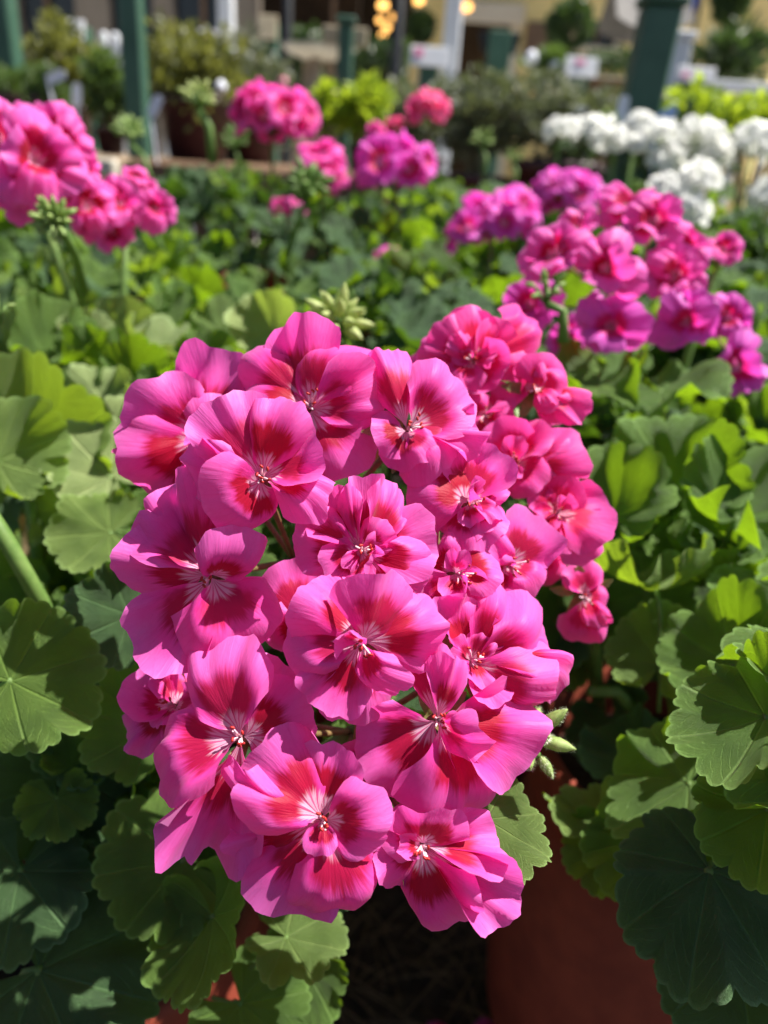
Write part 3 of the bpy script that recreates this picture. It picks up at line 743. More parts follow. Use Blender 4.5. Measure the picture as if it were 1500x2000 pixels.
# ---- plant on the left edge
plant3 = empty('potted_geranium', (-.27, .52, 0), 'leafy geranium without flowers at the left edge, stalk leaning in', 'geranium', GM)
pot(plant3, -.27, .54, 0, .11, .27, M['terracotta'])
stems(plant3, -.27, .54, .22, [px(80, 1150, .42), px(150, 950, .5), px(30, 900, .5)])
hero_leaf(plant3, 50, 920, .45, 215, (.15, -1), (-.25, -.1, 1), 51, cup=.35, wave=.06, pleat=.08, mat='leaf_young', pet=1.5, bend=(.35, -.8))
hero_leaf(plant3, 215, 930, .43, 130, (-.6, -.7), (-.1, .5, .8), 52, cup=.3, wave=.16, pleat=.1, mat='leaf_pale')
hero_leaf(plant3, 215, 1040, .40, 110, (-1, .2), (.0, .4, .9), 53, cup=.2, wave=.15, pleat=.1, mat='leaf_young')
hero_leaf(plant3, -5, 900, .40, 130, (.35, -.8), (.3, .2, .9), 54, cup=.4, wave=.14, mat='leaf_young')
hero_leaf(plant3, 120, 1010, .46, 110, (.8, -.3), (.0, .5, .8), 55, cup=.45, wave=.18, mat='leaf_pale')
mb = MB(); mb.tube([px(-60, 940, .345), px(10, 1050, .35), px(80, 1175, .36), px(130, 1300, .40)], [.0034, .0037, .0040, .0046], 12); mb.build('stem', M['stem_green'], plant3, smooth=True)
mb = MB(); mb.tube([px(50, 920, .45), px(62, 1010, .452), px(75, 1120, .46), px(100, 1300, .48)], [.0030, .0034, .0034, .0036], 10); mb.build('stem', M['stem_green'], plant3, smooth=True)
rq = random.Random(5)
for i, (u, v, d, r) in enumerate([(300, 690, .60, 75), (395, 720, .58, 70), (430, 650, .64, 70), (235, 660, .64, 75), (335, 625, .68, 65), (180, 690, .58, 70), (105, 700, .56, 90), (465, 740, .56, 60), (535, 650, .60, 75),
                                 (255, 740, .55, 75), (205, 790, .52, 80), (345, 770, .54, 70), (140, 620, .66, 70), (60, 690, .60, 80), (30, 780, .52, 85), (240, 860, .48, 90), (390, 620, .70, 60)]):
    me_ = ['leaf_pale', 'leaf_green', 'leaf_young', 'leaf_pale', 'leaf_green'][i % 5]
    hero_leaf(plant3, u, v, d, r, (rq.uniform(-.5, .5), -1, rq.uniform(0, .8)), (rq.uniform(-.5, .3), rq.uniform(.0, .7), 1 if i % 3 else .5), 200 + i, mat=me_, cup=rq.uniform(.2, .8), wave=rq.uniform(.1, .22), pleat=.08)
foliage(plant3, -.23, .55, .19, 80, 23, mind=.40, young=.25, dark=.1)

# ---- mid plants with heads C (right) and D (left)
plantC = empty('potted_geranium', (.27, .74, .03), 'geranium with a wide magenta head at right, below the white flowers', 'geranium', GM)
pot(plantC, .27, .74, gz(.74), .12, .34, M['terracotta'])
hC = px(1230, 600, .585); hC2 = px(1370, 600, .60)
CF = [(1085, 502, .50, hC), (1185, 527, .49, hC), (1275, 442, .52, hC), (1410, 492, .56, hC2), (1195, 637, .50, hC), (1345, 627, .51, hC2), (1435, 712, .52, hC2), (1320, 542, .515, hC2), (1040, 597, .54, hC), (1225, 417, .55, hC),
      (1130, 452, .545, hC), (1120, 662, .53, hC), (1420, 622, .54, hC2), (1340, 492, .53, hC2)]
for i, (u, v, d, h) in enumerate(CF):
    C = px(u, v, d); n = ((C - h).normalized() * .8 + (CAM - C).normalized() * .55 + Vector((0, 0, .2))).normalized()
    lib_flower(plantC, C, n, (.0225 if i < 10 else .018) if i != 3 else .015, h, M['petal_shaded'] if i in (4, 5, 6, 8, 11, 12) else PINK, 300 + i, 6)
fc = Vector((.27, .74, .36))
for h in (hC, hC2):
    mb = MB(); mb.tube([h, h.lerp(fc, .5), fc], [.003, .0034, .0042], 9); mb.build('flower_stem', M['stem_green'], plantC, smooth=True)
bud_cluster(plantC, 1072, 555, .47, .013, 9, 5, foot=px(1100, 670, .48))
hero_leaf(plantC, 1170, 745, .50, 120, (-.4, .5), (-.1, .9, .55), 61, cup=.35, wave=.2, pleat=.1)
hero_leaf(plantC, 1290, 765, .50, 125, (.3, .6), (.05, .85, .6), 62, cup=.4, wave=.2, pleat=.1, curl=.2)
foliage(plantC, .30, .70, .19, 120, 24, mind=.42, young=.2, dark=.45)

plantD = empty('potted_geranium', (-.32, .80, .04), 'geranium with a tall pink head cut by the left edge', 'geranium', GM)
pot(plantD, -.32, .80, gz(.80), .12, .35, M['terracotta'])
hD = px(75, 400, .60); hD2 = px(245, 440, .66)
DF = [(66, 318, .47, .028, hD), (0, 272, .50, .025, hD), (55, 258, .54, .022, hD), (115, 278, .53, .023, hD), (148, 325, .56, .020, hD), (42, 378, .48, .017, hD), (168, 405, .58, .021, hD), (120, 395, .58, .021, hD), (-10, 350, .53, .025, hD),
      (232, 400, .60, .021, hD2), (302, 408, .60, .018, hD2), (222, 455, .61, .018, hD2), (262, 352, .64, .012, hD2), (285, 372, .645, .012, hD2), (178, 440, .63, .016, hD2)]
for i, (u, v, d, r, h) in enumerate(DF):
    C = px(u, v, d); n = ((C - h).normalized() * .8 + (CAM - C).normalized() * .75 + Vector((0, 0, .1))).normalized()
    lib_flower(plantD, C, n, r, h, PINK, 400 + i, 6)
fd = Vector((-.26, .70, .44))
for h in (hD, hD2):
    mb = MB(); mb.tube([h, h.lerp(fd, .5), fd], [.003, .0036, .0042], 9); mb.build('flower_stem', M['stem_green'], plantD, smooth=True)
bud_cluster(plantD, 100, 420, .46, .0135, 34, 6, foot=px(165, 570, .55), up=(-.1, -.35, .4))
bud_cluster(plantD, -8, 590, .40, .010, 4, 16, foot=px(-40, 660, .42))
foliage(plantD, -.30, .78, .19, 105, 25, mind=.48, young=.2, rl=(.026, .041))

# ---- rows behind
def back_plant(x, y, label, seed, n=60, pot_r=.12, group=GM, rl=(.026, .041)):
    p = empty('potted_geranium', (x, y, gz(y)), label, 'geranium', group)
    pot(p, x, y, gz(y), pot_r, .36, M['terracotta'], 24)
    stems(p, x, y, gz(y) + .3, [(x + .05, y, ztop(y) - .05), (x - .06, y + .03, ztop(y) - .05)])
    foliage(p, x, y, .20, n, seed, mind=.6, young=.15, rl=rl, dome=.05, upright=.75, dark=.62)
    return p
pb = back_plant(.02, .78, 'flowerless geranium behind the sharp front head, pale bud cluster on top', 26, 95)
bud_cluster(pb, 660, 612, .44, .017, 22, 7, foot=px(670, 760, .50), mat='bud_pale', lf=1.5)
p4 = back_plant(-.08, 1.12, 'geranium with the round pink head before the middle green post', 27, 65)
far_head(p4, 530, 228, 1.10, 90, 62, 17, PINK, .028, 1)
far_head(p4, 628, 340, 1.02, 50, 58, 12, PINK, .025, 2)
far_head(p4, 560, 405, 1.0, 42, 25, 7, PINK, .010, 3)
bud_cluster(p4, 598, 350, .78, .026, 26, 8, foot=px(560, 500, .85), mat='stem_green')
p5 = back_plant(.12, 1.10, 'geranium with a flat topped pink head above the bare centre stalk', 28, 65)
far_head(p5, 770, 322, 1.05, 90, 48, 13, M['petal_shaded'], .030, 4, lean=.06)
far_head(p5, 755, 510, .98, 34, 30, 6, M['petal_shaded'], .017, 5)
p6 = back_plant(.33, 1.02, 'geranium with a long sloping magenta head in the middle distance', 29, 65)
far_head(p6, 965, 435, .92, 108, 52, 15, M['petal_shaded'], .027, 6, slope=-.40)
p7 = back_plant(.52, 1.15, 'geranium with a small magenta head half behind its neighbour', 30, 55)
far_head(p7, 1108, 376, 1.05, 78, 42, 12, M['petal_shaded'], .026, 7)
p8 = back_plant(-.50, 1.15, 'geranium with bud stalks standing before the left shrubs', 31, 55)
bud_cluster(p8, 252, 246, 1.15, .025, 22, 9, foot=px(300, 370, 1.15))
bud_cluster(p8, 388, 180, .95, .022, 22, 10, foot=px(416, 320, .98), mat='bud_pale', sr=1.7)
p9 = back_plant(-.26, 1.42, 'geranium with grey green buds beneath the round pink head', 32, 55)
bud_cluster(p9, 460, 265, 1.25, .026, 14, 11, foot=px(460, 360, 1.28), mat='stem_green')
p10 = back_plant(.12, 1.50, 'geranium with a coral red head before the white sign', 33, 55)
far_head(p10, 845, 212, 1.40, 42, 34, 8, M['petal_coral'], .024, 8)
far_head(p10, 772, 244, 1.42, 20, 16, 6, M['petal_coral'], .013, 9)
far_head(p10, 733, 258, 1.45, 20, 14, 6, PINK, .016, 10)
bud_cluster(p10, 945, 265, 1.35, .024, 12, 12, foot=px(945, 350, 1.36))
p11 = back_plant(.36, 1.45, 'geranium with one upright green bud before the grey shrub', 34, 50)
bud_cluster(p11, 1005, 300, 1.25, .018, 10, 13, foot=px(1003, 370, 1.26))
WG = 'white geraniums at right'
wd = [((.55, 1.45), 'white geranium with the low heads nearest the magenta ones', [(1095, 255, 40), (1158, 258, 45), (1205, 280, 48), (1245, 245, 38)]),
      ((.72, 1.42), 'white geranium in the middle of the white group, tallest heads', [(1290, 268, 48), (1295, 318, 52), (1368, 268, 55), (1400, 305, 48), (1245, 285, 26)]),
      ((.74, 1.22), 'white geranium at the front of the white group, heads hanging low', [(1368, 355, 56), (1345, 412, 52), (1295, 365, 34)]),
      ((.95, 1.38), 'white geranium cut by the right edge of the view', [(1475, 278, 66), (1535, 300, 64), (1505, 385, 42)])]
for i, ((x, y), lab, hs) in enumerate(wd):
    p = back_plant(x, y, lab, 50 + i, 55, group=WG, rl=(.024, .036))
    for j, (u, v, r) in enumerate(hs):
        dd = {0: 1.35, 1: 1.30, 2: 1.12, 3: 1.25}[i]
        far_head(p, u, v, dd, r * .95, r * .75, 9, M['petal_white'], .021 if r > 30 else .014, 90 + i * 10 + j, npet=5)
bud_cluster(back_plant(.60, 1.72, 'flowerless geranium with yellow buds behind the white group', 58, 30, group=WG), 1190, 225, 1.5, .022, 10, 14, foot=px(1195, 330, 1.5))
for i, (x, y, lab) in enumerate([(-.62, .80, 'leafy geranium mostly outside the left edge'), (.52, .85, 'bright green leafy geranium at the right edge below the white group'),
                                  (-.80, 1.25, 'leafy geranium far left before the fine needled bush')]):
    back_plant(x, y, lab, 70 + i, 45)

# ================================================================== small things on the ground
def straw():
    rr = random.Random(3); mb = MB()
    for i in range(900):
        x, y = rr.uniform(-.35, .30), rr.uniform(.10, .55); a = rr.uniform(0, 3.14); l = rr.uniform(.03, .09); z = rr.uniform(.004, .02)
        d = Vector((math.cos(a) * l / 2, math.sin(a) * l / 2, rr.uniform(-.006, .006))); c = Vector((x, y, gz(y) + z))
        mb.tube([c - d, c + Vector((0, 0, .004)), c + d], [.0006, .0009, .0004], 4)
    o = mb.build('pine_straw', M['straw']); tag(o, 'brown pine straw mulch between the pots', 'mulch', kind='stuff')
straw()
for i, (u, v, a) in enumerate([(945, 1880, .3), (985, 1895, 1.8), (905, 1870, 2.9)]):
    p = px(u, v, .62); t = Vector((math.cos(a), math.sin(a), 0)) * .022
    V, uv = petal_verts(Vector((0, 0, 0)), t, .02, Vector((0, 0, 1)), seed=800 + i)
    P0 = Vector((p.x, p.y, gz(p.y) + .022)); o = obj('fallen_petal', mesh('fallen_petal', V, PF, uv, mats=[PINK]), None, P0)
    tag(o, ['fallen purple petal in the shade beneath the front head', 'fallen petal nearest the terracotta pot', 'fallen petal farthest from the terracotta pot'][i], 'petal', 'petals on the mulch')
o = obj('dead_leaf', leaf_mesh(M['dead_leaf'], 77, pet=.3, cup=.3, wave=.2), None, px(40, 1125, .50), (1.0, .2, .4), .035)
tag(o, 'curled brown dead leaf caught in the foliage at left', 'leaf')

# ================================================================== BACKGROUND
def shrub(name, label, cat, u0, v0, u1, v1, Y, mat, n, ls, seed, potm=None, zb=None, trunk='wood', depth=None, group=None, dots=None, narrow=.6):
    """crown of small bent leaves on twigs; its outline as seen between the two corners, Y metres away"""
    rr = np.random.default_rng(seed); a = pxY(u0, v0, Y); b = pxY(u1, v1, Y)
    cx, cz = (a.x + b.x) / 2, (a.z + b.z) / 2; rx, rz = abs(b.x - a.x) / 2, abs(a.z - b.z) / 2; ry = depth or rx * .8
    base = zb if zb is not None else 0.0
    root = empty(name, (cx, Y, base), label, cat, group)
    k = rr.normal(size=(n, 3)); k /= np.linalg.norm(k, axis=1)[:, None]
    lump = 1 + .34 * np.sin(k[:, 0] * 5 + seed) * np.cos(k[:, 2] * 6 + seed * 2) + .12 * np.sin(k[:, 1] * 9 + k[:, 2] * 7)
    rad = rr.random(n) ** .5 * lump * 1.12
    P = k * rad[:, None] * np.array([rx, ry, rz]) + np.array([cx, Y, cz])
    t = rr.normal(size=(n, 3)); t[:, 2] = np.abs(t[:, 2]) * .8; t = t + k * .8; t /= np.linalg.norm(t, axis=1)[:, None]
    sd = np.cross(t, rr.normal(size=(n, 3))); sd /= np.linalg.norm(sd, axis=1)[:, None]; nn = np.cross(sd, t)
    L = ls * rr.uniform(.4, 1.1, n)[:, None]; wd_ = L * .5 * narrow
    V = np.stack([P, P + t * L * .5 - sd * wd_ + nn * L * .08, P + t * L - nn * L * .1, P + t * L * .5 + sd * wd_ + nn * L * .08], 1).reshape(-1, 3)
    F = np.arange(4 * n).reshape(-1, 4)
    me = mesh('crown', V - np.array([cx, Y, base]), F, smooth=False, mats=[M[mat]]); obj('crown', me, root, (cx, Y, base))
    mb = MB(); pr = min(rx * .8, .16); ph = pr * 1.6
    z1 = base + (ph if potm else 0)
    for i in range(5):
        q = i * 1.3 + seed; e = Vector((cx + rx * .6 * math.cos(q), Y + ry * .5 * math.sin(q), cz + rz * .35))
        s0 = Vector((cx + .01 * math.cos(q), Y + .01 * math.sin(q), z1 - .03 if potm else base)); m = s0.lerp(e, .5) + Vector((0, 0, .04))
        mb.tube([s0, m, e], [max(.006, rx * .05), max(.004, rx * .03), .003], 6)
    mb.build('trunk', M[trunk], root, smooth=True)
    if potm:
        pm = MB(); pm.lathe((cx, Y, base), [(.001, 0), (pr * .74, 0), (pr * .98, ph * .84), (pr * 1.06, ph * .85), (pr * 1.06, ph), (pr * .97, ph), (pr * .95, ph * .8), (.001, ph * .8)], 28)
        pm.build('pot', M[potm], root, smooth=True)
    if dots:
        m2, cnt, r2 = dots
        for i in range(cnt):
            p = Vector(P[rr.integers(n)]); p = Vector((p.x, p.y - ry * .5, p.z + rz * .2))
            d = MB(); d.tube([p - Vector((0, 0, r2)), p - Vector((0, 0, r2 * .5)), p + Vector((0, 0, r2 * .5)), p + Vector((0, 0, r2))], [r2 * .3, r2, r2 * .9, r2 * .2], 8)
            d.build('blossom', M[m2], root, smooth=True)
    return root
BZ = .665
SH = 'shrubs on the nursery bench'
shrub('nursery_shrub', 'loose yellow green shrub between the two left green posts', 'shrub', 45, 45, 190, 225, 2.55, 'shrub_olive', 1500, .035, 1, 'plum_pot', BZ, group=SH)
shrub('nursery_shrub', 'dense fine needled green bush at the far left', 'shrub', -40, 130, 125, 235, 2.2, 'shrub_mid', 3200, .024, 2, 'plum_pot', BZ, group=SH, narrow=.35)
shrub('nursery_shrub', 'small round bush against the left green post', 'shrub', 165, 105, 250, 240, 2.45, 'shrub_mid', 1400, .028, 3, 'plum_pot', BZ, group=SH)
shrub('nursery_shrub', 'wide loose olive shrub in a dark pot left of the round pink head', 'shrub', 285, 60, 470, 240, 2.4, 'shrub_olive', 2300, .034, 4, 'plum_pot', BZ, group=SH, dots=('tag_white', 3, .016))
shrub('nursery_shrub', 'twiggy grey green shrub behind the round pink head', 'shrub', 410, 90, 560, 280, 2.7, 'shrub_grey', 1900, .034, 5, 'plum_pot', BZ, group=SH, dots=('sign_pink', 2, .018))
shrub('nursery_shrub', 'small lime green shrub left of the middle green post', 'shrub', 612, 165, 662, 270, 2.2, 'shrub_lime', 520, .03, 6, 'plum_pot', BZ, group=SH)
shrub('nursery_shrub', 'sunlit lime green shrub right of the middle green post', 'shrub', 678, 160, 752, 265, 2.2, 'shrub_lime', 800, .034, 7, 'plum_pot', BZ, group=SH)
shrub('nursery_shrub', 'low olive shrub behind the coral red flowers', 'shrub', 740, 165, 880, 300, 2.7, 'shrub_grey', 1500, .032, 8, 'plum_pot', BZ - .1, group=SH)
shrub('nursery_shrub', 'grey green shrub beneath the doorway', 'shrub', 865, 150, 1020, 320, 2.5, 'shrub_grey', 2500, .03, 9, 'plum_pot', BZ - .15, group=SH)
shrub('nursery_shrub', 'dark grey green shrub beside the wide green post', 'shrub', 1000, 160, 1215, 320, 2.4, 'shrub_grey', 3000, .03, 10, 'plum_pot', BZ - .15, group=SH, dots=('tag_white', 2, .014))
shrub('nursery_shrub', 'bright yellow green hedge plant above the white geraniums', 'shrub', 1280, 185, 1420, 290, 1.95, 'shrub_lime', 1300, .032, 11, 'plum_pot', BZ - .2, group=SH, dots=('petal_coral', 2, .018))
shrub('nursery_shrub', 'yellow green shrub cut by the right edge behind white geraniums', 'shrub', 1400, 195, 1580, 290, 2.0, 'shrub_lime', 1400, .032, 12, 'plum_pot', BZ - .2, group=SH)
shrub('nursery_shrub', 'low dark filler shrub behind the white geraniums', 'shrub', 1180, 230, 1420, 360, 1.9, 'shrub_dark', 1800, .032, 13, 'plum_pot', BZ - .3, group=SH)
# benches
def bench(label, u0, u1, Y0, Y1, z, seed):
    x0, x1 = pxY(u0, 300, Y0).x, pxY(u1, 300, Y0).x
    root = empty('nursery_bench', ((x0 + x1) / 2, (Y0 + Y1) / 2, .13), label, 'bench', 'nursery benches')
    n = 5; wd_ = (Y1 - Y0) / n
    for i in range(n):
        MB().box((x0, Y0 + i * wd_, z - .03), (x1, Y0 + (i + 1) * wd_ - .012, z), .004).build('plank', M['wood' if seed == 0 else 'brown_wood'], root)
    MB().box((x0, Y0 - .045, z - .12), (x1, Y0 - .002, z - .005), .004).build('apron', M['pale_stone' if seed == 0 else 'brown_wood'], root)
    nb = max(4, int((x1 - x0) / .2))
    for i in range(nb):
        MB().box((x0 + (x1 - x0) * i / nb, Y0 - .02, .132), (x0 + (x1 - x0) * (i + 1) / nb - .006, Y0 - .002, z - .122), .003).build('skirt_board', M['brown_wood'], root)
    for x in (x0 + .02, x1 - .11):
        for y in (Y0 + .01, Y1 - .1): MB().box((x, y, .13), (x + .09, y + .09, z - .032), .004).build('leg', M['wood'], root)
bench('pale timber bench under the left shrubs', -250, 232, 2.08, 2.85, BZ, 0)
bench('grey timber bench under the middle shrubs', 250, 760, 2.05, 2.95, BZ, 1)
bench('low timber bench behind the white geraniums', 800, 1500, 1.75, 2.8, BZ - .3, 1)

def post(label, u0, u1, vtop, Y, mat='green_paint', zb=.13, lean=0.0, cat='post', name='green_post', cap=True, group='green posts'):
    a = pxY(u0, 120, Y); b = pxY(u1, 120, Y); a.z = b.z = pxY(u0, vtop, Y).z; wd_ = b.x - a.x
    root = empty(name, (a.x + wd_ / 2, Y, zb), label, cat, group)
    mb = MB(); mb.box((a.x, Y - wd_ / 2, zb), (b.x, Y + wd_ / 2, a.z), .006)
    for i, v in enumerate(mb.V):
        if v[2] < (zb + a.z) / 2: mb.V[i] = (v[0] - lean, v[1], v[2])
    mb.build('shaft', M[mat], root)
    if cap:
        c = MB(); c.box((a.x - .008, Y - wd_ / 2 - .008, a.z + .001), (b.x + .008, Y + wd_ / 2 + .008, a.z + .02), .005); c.build('cap', M[mat], root)
    f = MB(); f.box((a.x - lean - .02, Y - wd_ / 2 - .02, zb), (b.x - lean + .02, Y + wd_ / 2 + .02, zb + .1), .006); f.build('foot', M[mat], root)
    return root
post('green post cut by the left edge', -8, 38, -160, 2.3)
post('tall narrow green post left of the loose olive shrub', 243, 283, -160, 2.2)
post('thick green post right of centre, leaning over the white geraniums', 1238, 1308, 12, 1.9, lean=.04)
pm_ = post('middle green post carrying the back of a tan sign', 660, 688, 46, 3.0)
a = pxY(630, 48, 3.05); b = pxY(716, 92, 3.05)
MB().box((a.x, 3.06, b.z), (b.x, 3.075, a.z), .003).build('sign_panel', M['tan_board'], pm_)

def sign(label, u0, v0, u1, v1, Y, pic=None, tilt=0.0, back=False):
    a = pxY(u0, v0, Y); b = pxY(u1, v1, Y); cx = (a.x + b.x) / 2
    root = empty('plant_sign', (cx, Y, 0), label, 'sign', 'plant signs on green posts')
    p = MB(); p.box((cx - .04, Y + .02, 0), (cx + .04, Y + .09, a.z - .02), .005); p.build('post', M['green_paint'], root)
    mb = MB(); mb.box((a.x, Y - .006, b.z), (b.x, Y + .006, a.z), .002)
    for i, v in enumerate(mb.V): mb.V[i] = (v[0], v[1] + (v[2] - b.z) * .25, v[2] + (v[0] - cx) * tilt)
    mb.build('board', M['tan_board' if back else 'sign_white'], root)
    if pic:
        f0, g0, f1, g1 = pic; X0 = a.x + (b.x - a.x) * f0; X1 = a.x + (b.x - a.x) * f1; Z0 = b.z + (a.z - b.z) * g0; Z1 = b.z + (a.z - b.z) * g1
        q = MB(); q.box((X0, Y - .010, Z0), (X1, Y - .0075, Z1))
        for i, v in enumerate(q.V): q.V[i] = (v[0], v[1] + (v[2] - b.z) * .25, v[2] + (v[0] - cx) * tilt)
        q.build('picture', M['sign_pink'], root)
    return root
sign('small bluish white sign above the left shrub', 128, 36, 164, 78, 3.6, None, 0)
sign('white sign with a pink flower picture above the olive shrub', 387, 56, 458, 90, 3.4, (.15, .3, .42, .9), 0)
sign('white sign with a pink mark in front of the white column', 803, 87, 876, 132, 3.6, (.1, .45, .32, .9), 0)
sign('white sign beside the topiary tree', 1108, 108, 1164, 152, 4.2, (.3, .6, .6, .85), 0)
sign('pale sign behind the thick green post', 1328, 128, 1394, 164, 3.2, (.1, .3, .3, .6), 0)
sign('tan sign back between white column and iron post', 502, 26, 540, 78, 3.9, None, 0, True)
def column(label, u0, u1, v1, Y, zb=0):
    a = pxY(u0, 0, Y); b = pxY(u1, 0, Y)
    root = empty('white_column', ((a.x + b.x) / 2, Y, zb), label, 'column', 'white columns')
    wd_ = b.x - a.x
    MB().box((a.x, Y, zb + .18), (b.x, Y + wd_, 3.2), .01).build('shaft', M['white_paint'], root)
    MB().box((a.x - .03, Y - .03, zb), (b.x + .03, Y + wd_ + .03, zb + .178), .01).build('plinth', M['white_paint'], root)
    MB().box((a.x - .03, Y - .03, 3.202), (b.x + .03, Y + wd_ + .03, 3.32), .01).build('capital', M['white_paint'], root)
column('white column left of the tan sign back', 424, 453, 90, 5.5)
column('white column behind the pink marked sign', 872, 906, 130, 4.6)
cr = empty('white_screen', (pxY(1312, 100, 3.4).x, 3.4, 0), 'narrow white board screen right of the thick green post', 'screen')
a = pxY(1292, 75, 3.4); b = pxY(1332, 190, 3.4)
MB().box((a.x, 3.4, 0), (b.x, 3.45, a.z), .005).build('board', M['white_paint'], cr)
MB().box((a.x - .01, 3.39, a.z + .001), (b.x + .01, 3.46, a.z + .03), .005).build('top_rail', M['white_paint'], cr)
# grey canopy behind the thick post
gr = empty('market_umbrella', (pxY(1285, 40, 4.4).x, 4.4, 0), 'grey canvas canopy edge behind the thick green post', 'umbrella')
a = pxY(1212, -12, 4.4); b = pxY(1352, 66, 4.4)
mb = MB(); nseg = 8
for i in range(nseg):
    x0_ = a.x + (b.x - a.x) * i / nseg; x1_ = a.x + (b.x - a.x) * (i + 1) / nseg
    z = lambda x: b.z + .05 * abs((x - (a.x + b.x) / 2) / (b.x - a.x) * 2) ** 2
    mb.add([(x0_, 4.4, z(x0_)), (x1_, 4.4, z(x1_)), (x1_, 4.62, a.z + .12), (x0_, 4.62, a.z + .12), (x0_, 4.84, z(x0_)), (x1_, 4.84, z(x1_))], [(0, 1, 2, 3), (3, 2, 5, 4)])
mb.build('canopy', M['grey_canvas'], gr)
mb = MB(); mb.tube([((a.x + b.x) / 2, 4.62, 0), ((a.x + b.x) / 2, 4.62, a.z + .15)], .025, 10); mb.build('pole', M['grey_canvas'], gr)
bl = empty('blue_pennant', (pxY(1357, 15, 4.2).x, 4.2, 0), 'blue pennant strip at the top right', 'flag')
p0, p1 = pxY(1362, -60, 4.2), pxY(1352, 30, 4.2)
mb = MB(); mb.add([(p0.x - .02, 4.2, p0.z), (p0.x + .03, 4.22, p0.z), (p1.x + .03, 4.21, p1.z + .06), (p1.x, 4.2, p1.z)], [(0, 1, 2, 3)]); mb.build('cloth', M['blue_cloth'], bl)
mb = MB(); mb.tube([(p0.x + .04, 4.2, 0), (p0.x + .04, 4.2, p0.z + .1)], .008, 8); mb.build('pole', M['iron'], bl)
# white picket railings
def railing(label, u0, u1, v0, v1, Y, hoop=False):
    a = pxY(u0, v0, Y); b = pxY(u1, v1, Y)
    root = empty('white_railing', ((a.x + b.x) / 2, Y, 0), label, 'railing', 'white railings')
    zt = a.z
    n = max(3, int((b.x - a.x) / .12))
    if not hoop:
        MB().box((a.x, Y - .02, zt - .05), (b.x, Y + .02, zt), .004).build('rail', M['white_paint'], root)
        MB().box((a.x, Y - .02, .1), (b.x, Y + .02, .15), .004).build('rail', M['white_paint'], root)
        for i in range(n):
            x = a.x + .03 + (b.x - a.x - .06) * i / (n - 1)
            MB().box((x - .018, Y - .015, .152), (x + .018, Y + .015, zt - .052), .003).build('baluster', M['white_paint'], root)
    else:
        n = 3; wd_ = (b.x - a.x) / n
        for i in range(n):
            x0_ = a.x + i * wd_ + .02; x1_ = x0_ + wd_ - .05; r = (x1_ - x0_) / 2
            pts = [(x0_, Y, 0), (x0_, Y, zt - r)] + [((x0_ + x1_) / 2 - r * math.cos(q), Y, zt - r + r * math.sin(q)) for q in np.linspace(.3, 2.84, 7)] + [(x1_, Y, zt - r), (x1_, Y, 0)]
            h = MB(); h.tube(pts, .018, 8); h.build('hoop', M['white_paint'], root, smooth=True)
railing('white hoop topped railing left of the narrow green post', 193, 262, 68, 110, 4.6, True)
railing('white railing behind the olive shrub', 310, 412, 78, 140, 4.8)
railing('white railing before the yellow wall at the right edge', 1395, 1640, 156, 210, 4.4)
# iron posts
for lab, u0, u1, Y in [('dark iron post beside the lit doorway', 770, 792, 5.2), ('dark iron post beside the tan sign back', 553, 572, 5.0)]:
    a = pxY(u0, 0, Y); b = pxY(u1, 0, Y); root = empty('iron_post', ((a.x + b.x) / 2, Y, 0), lab, 'post', 'iron posts'); r = (b.x - a.x) / 2; cx = (a.x + b.x) / 2
    mb = MB(); mb.lathe((cx, Y, 0), [(.001, 0), (r * 1.8, 0), (r * 1.8, .12), (r * 1.2, .2), (r, .3), (r * .9, 3.1), (.001, 3.1)], 16); mb.build('shaft', M['iron'], root, smooth=True)
    mb = MB(); mb.lathe((cx, Y, 0), [(r * .9, .9), (r * 1.4, .93), (r * 1.4, .97), (r * .9, 1.0)], 16); mb.build('collar', M['iron'], root, smooth=True)
# hedges
def hedge(label, u0, v0, u1, v1, Y, seed, n=2600, ls=.05, zb=0.0, mat='shrub_dark'):
    a = pxY(u0, v0, Y); b = pxY(u1, v1, Y); rr = np.random.default_rng(seed); dy = .5
    root = empty('box_hedge', ((a.x + b.x) / 2, Y, zb), label, 'hedge', 'clipped hedges')
    P = rr.random((n, 3)) * np.array([b.x - a.x, dy, a.z - zb]) + np.array([a.x, Y, zb])
    f = rr.integers(0, 3, n); P[f == 0, 1] = Y + rr.normal(0, .02, (f == 0).sum()); P[f == 1, 2] = a.z + rr.normal(0, .02, (f == 1).sum())
    t = rr.normal(size=(n, 3)); t /= np.linalg.norm(t, axis=1)[:, None]; sd = np.cross(t, rr.normal(size=(n, 3))); sd /= np.linalg.norm(sd, axis=1)[:, None]
    V = np.stack([P, P + t * ls * .5 - sd * ls * .3, P + t * ls, P + t * ls * .5 + sd * ls * .3], 1).reshape(-1, 3)
    obj('crown', mesh('crown', V - np.array(W[root]), np.arange(4 * n).reshape(-1, 4), smooth=False, mats=[M[mat]]), root, W[root])
    mb = MB()
    for i in range(4):
        x = a.x + (b.x - a.x) * (i + .5) / 4; mb.tube([(x, Y + .25, zb), (x + .03, Y + .25, zb + (a.z - zb) * .7)], [.02, .012], 6)
    mb.build('trunk', M['wood'], root)
hedge('dark clipped hedge right of the middle green post', 690, 85, 792, 175, 5.6, 1, 3600)
hedge('dark clipped hedge behind the stone basin', 565, 66, 625, 150, 5.8, 2, 2200)
hedge('clipped hedge in front of the brown window', 1158, 106, 1245, 146, 6.4, 3, 1600, .05, .75)
sl = empty('stone_planter', (pxY(1200, 150, 6.3).x, 6.3, 0), 'long stone planter under the clipped window hedge', 'planter')
a = pxY(1150, 147, 6.3); b = pxY(1250, 156, 6.3)
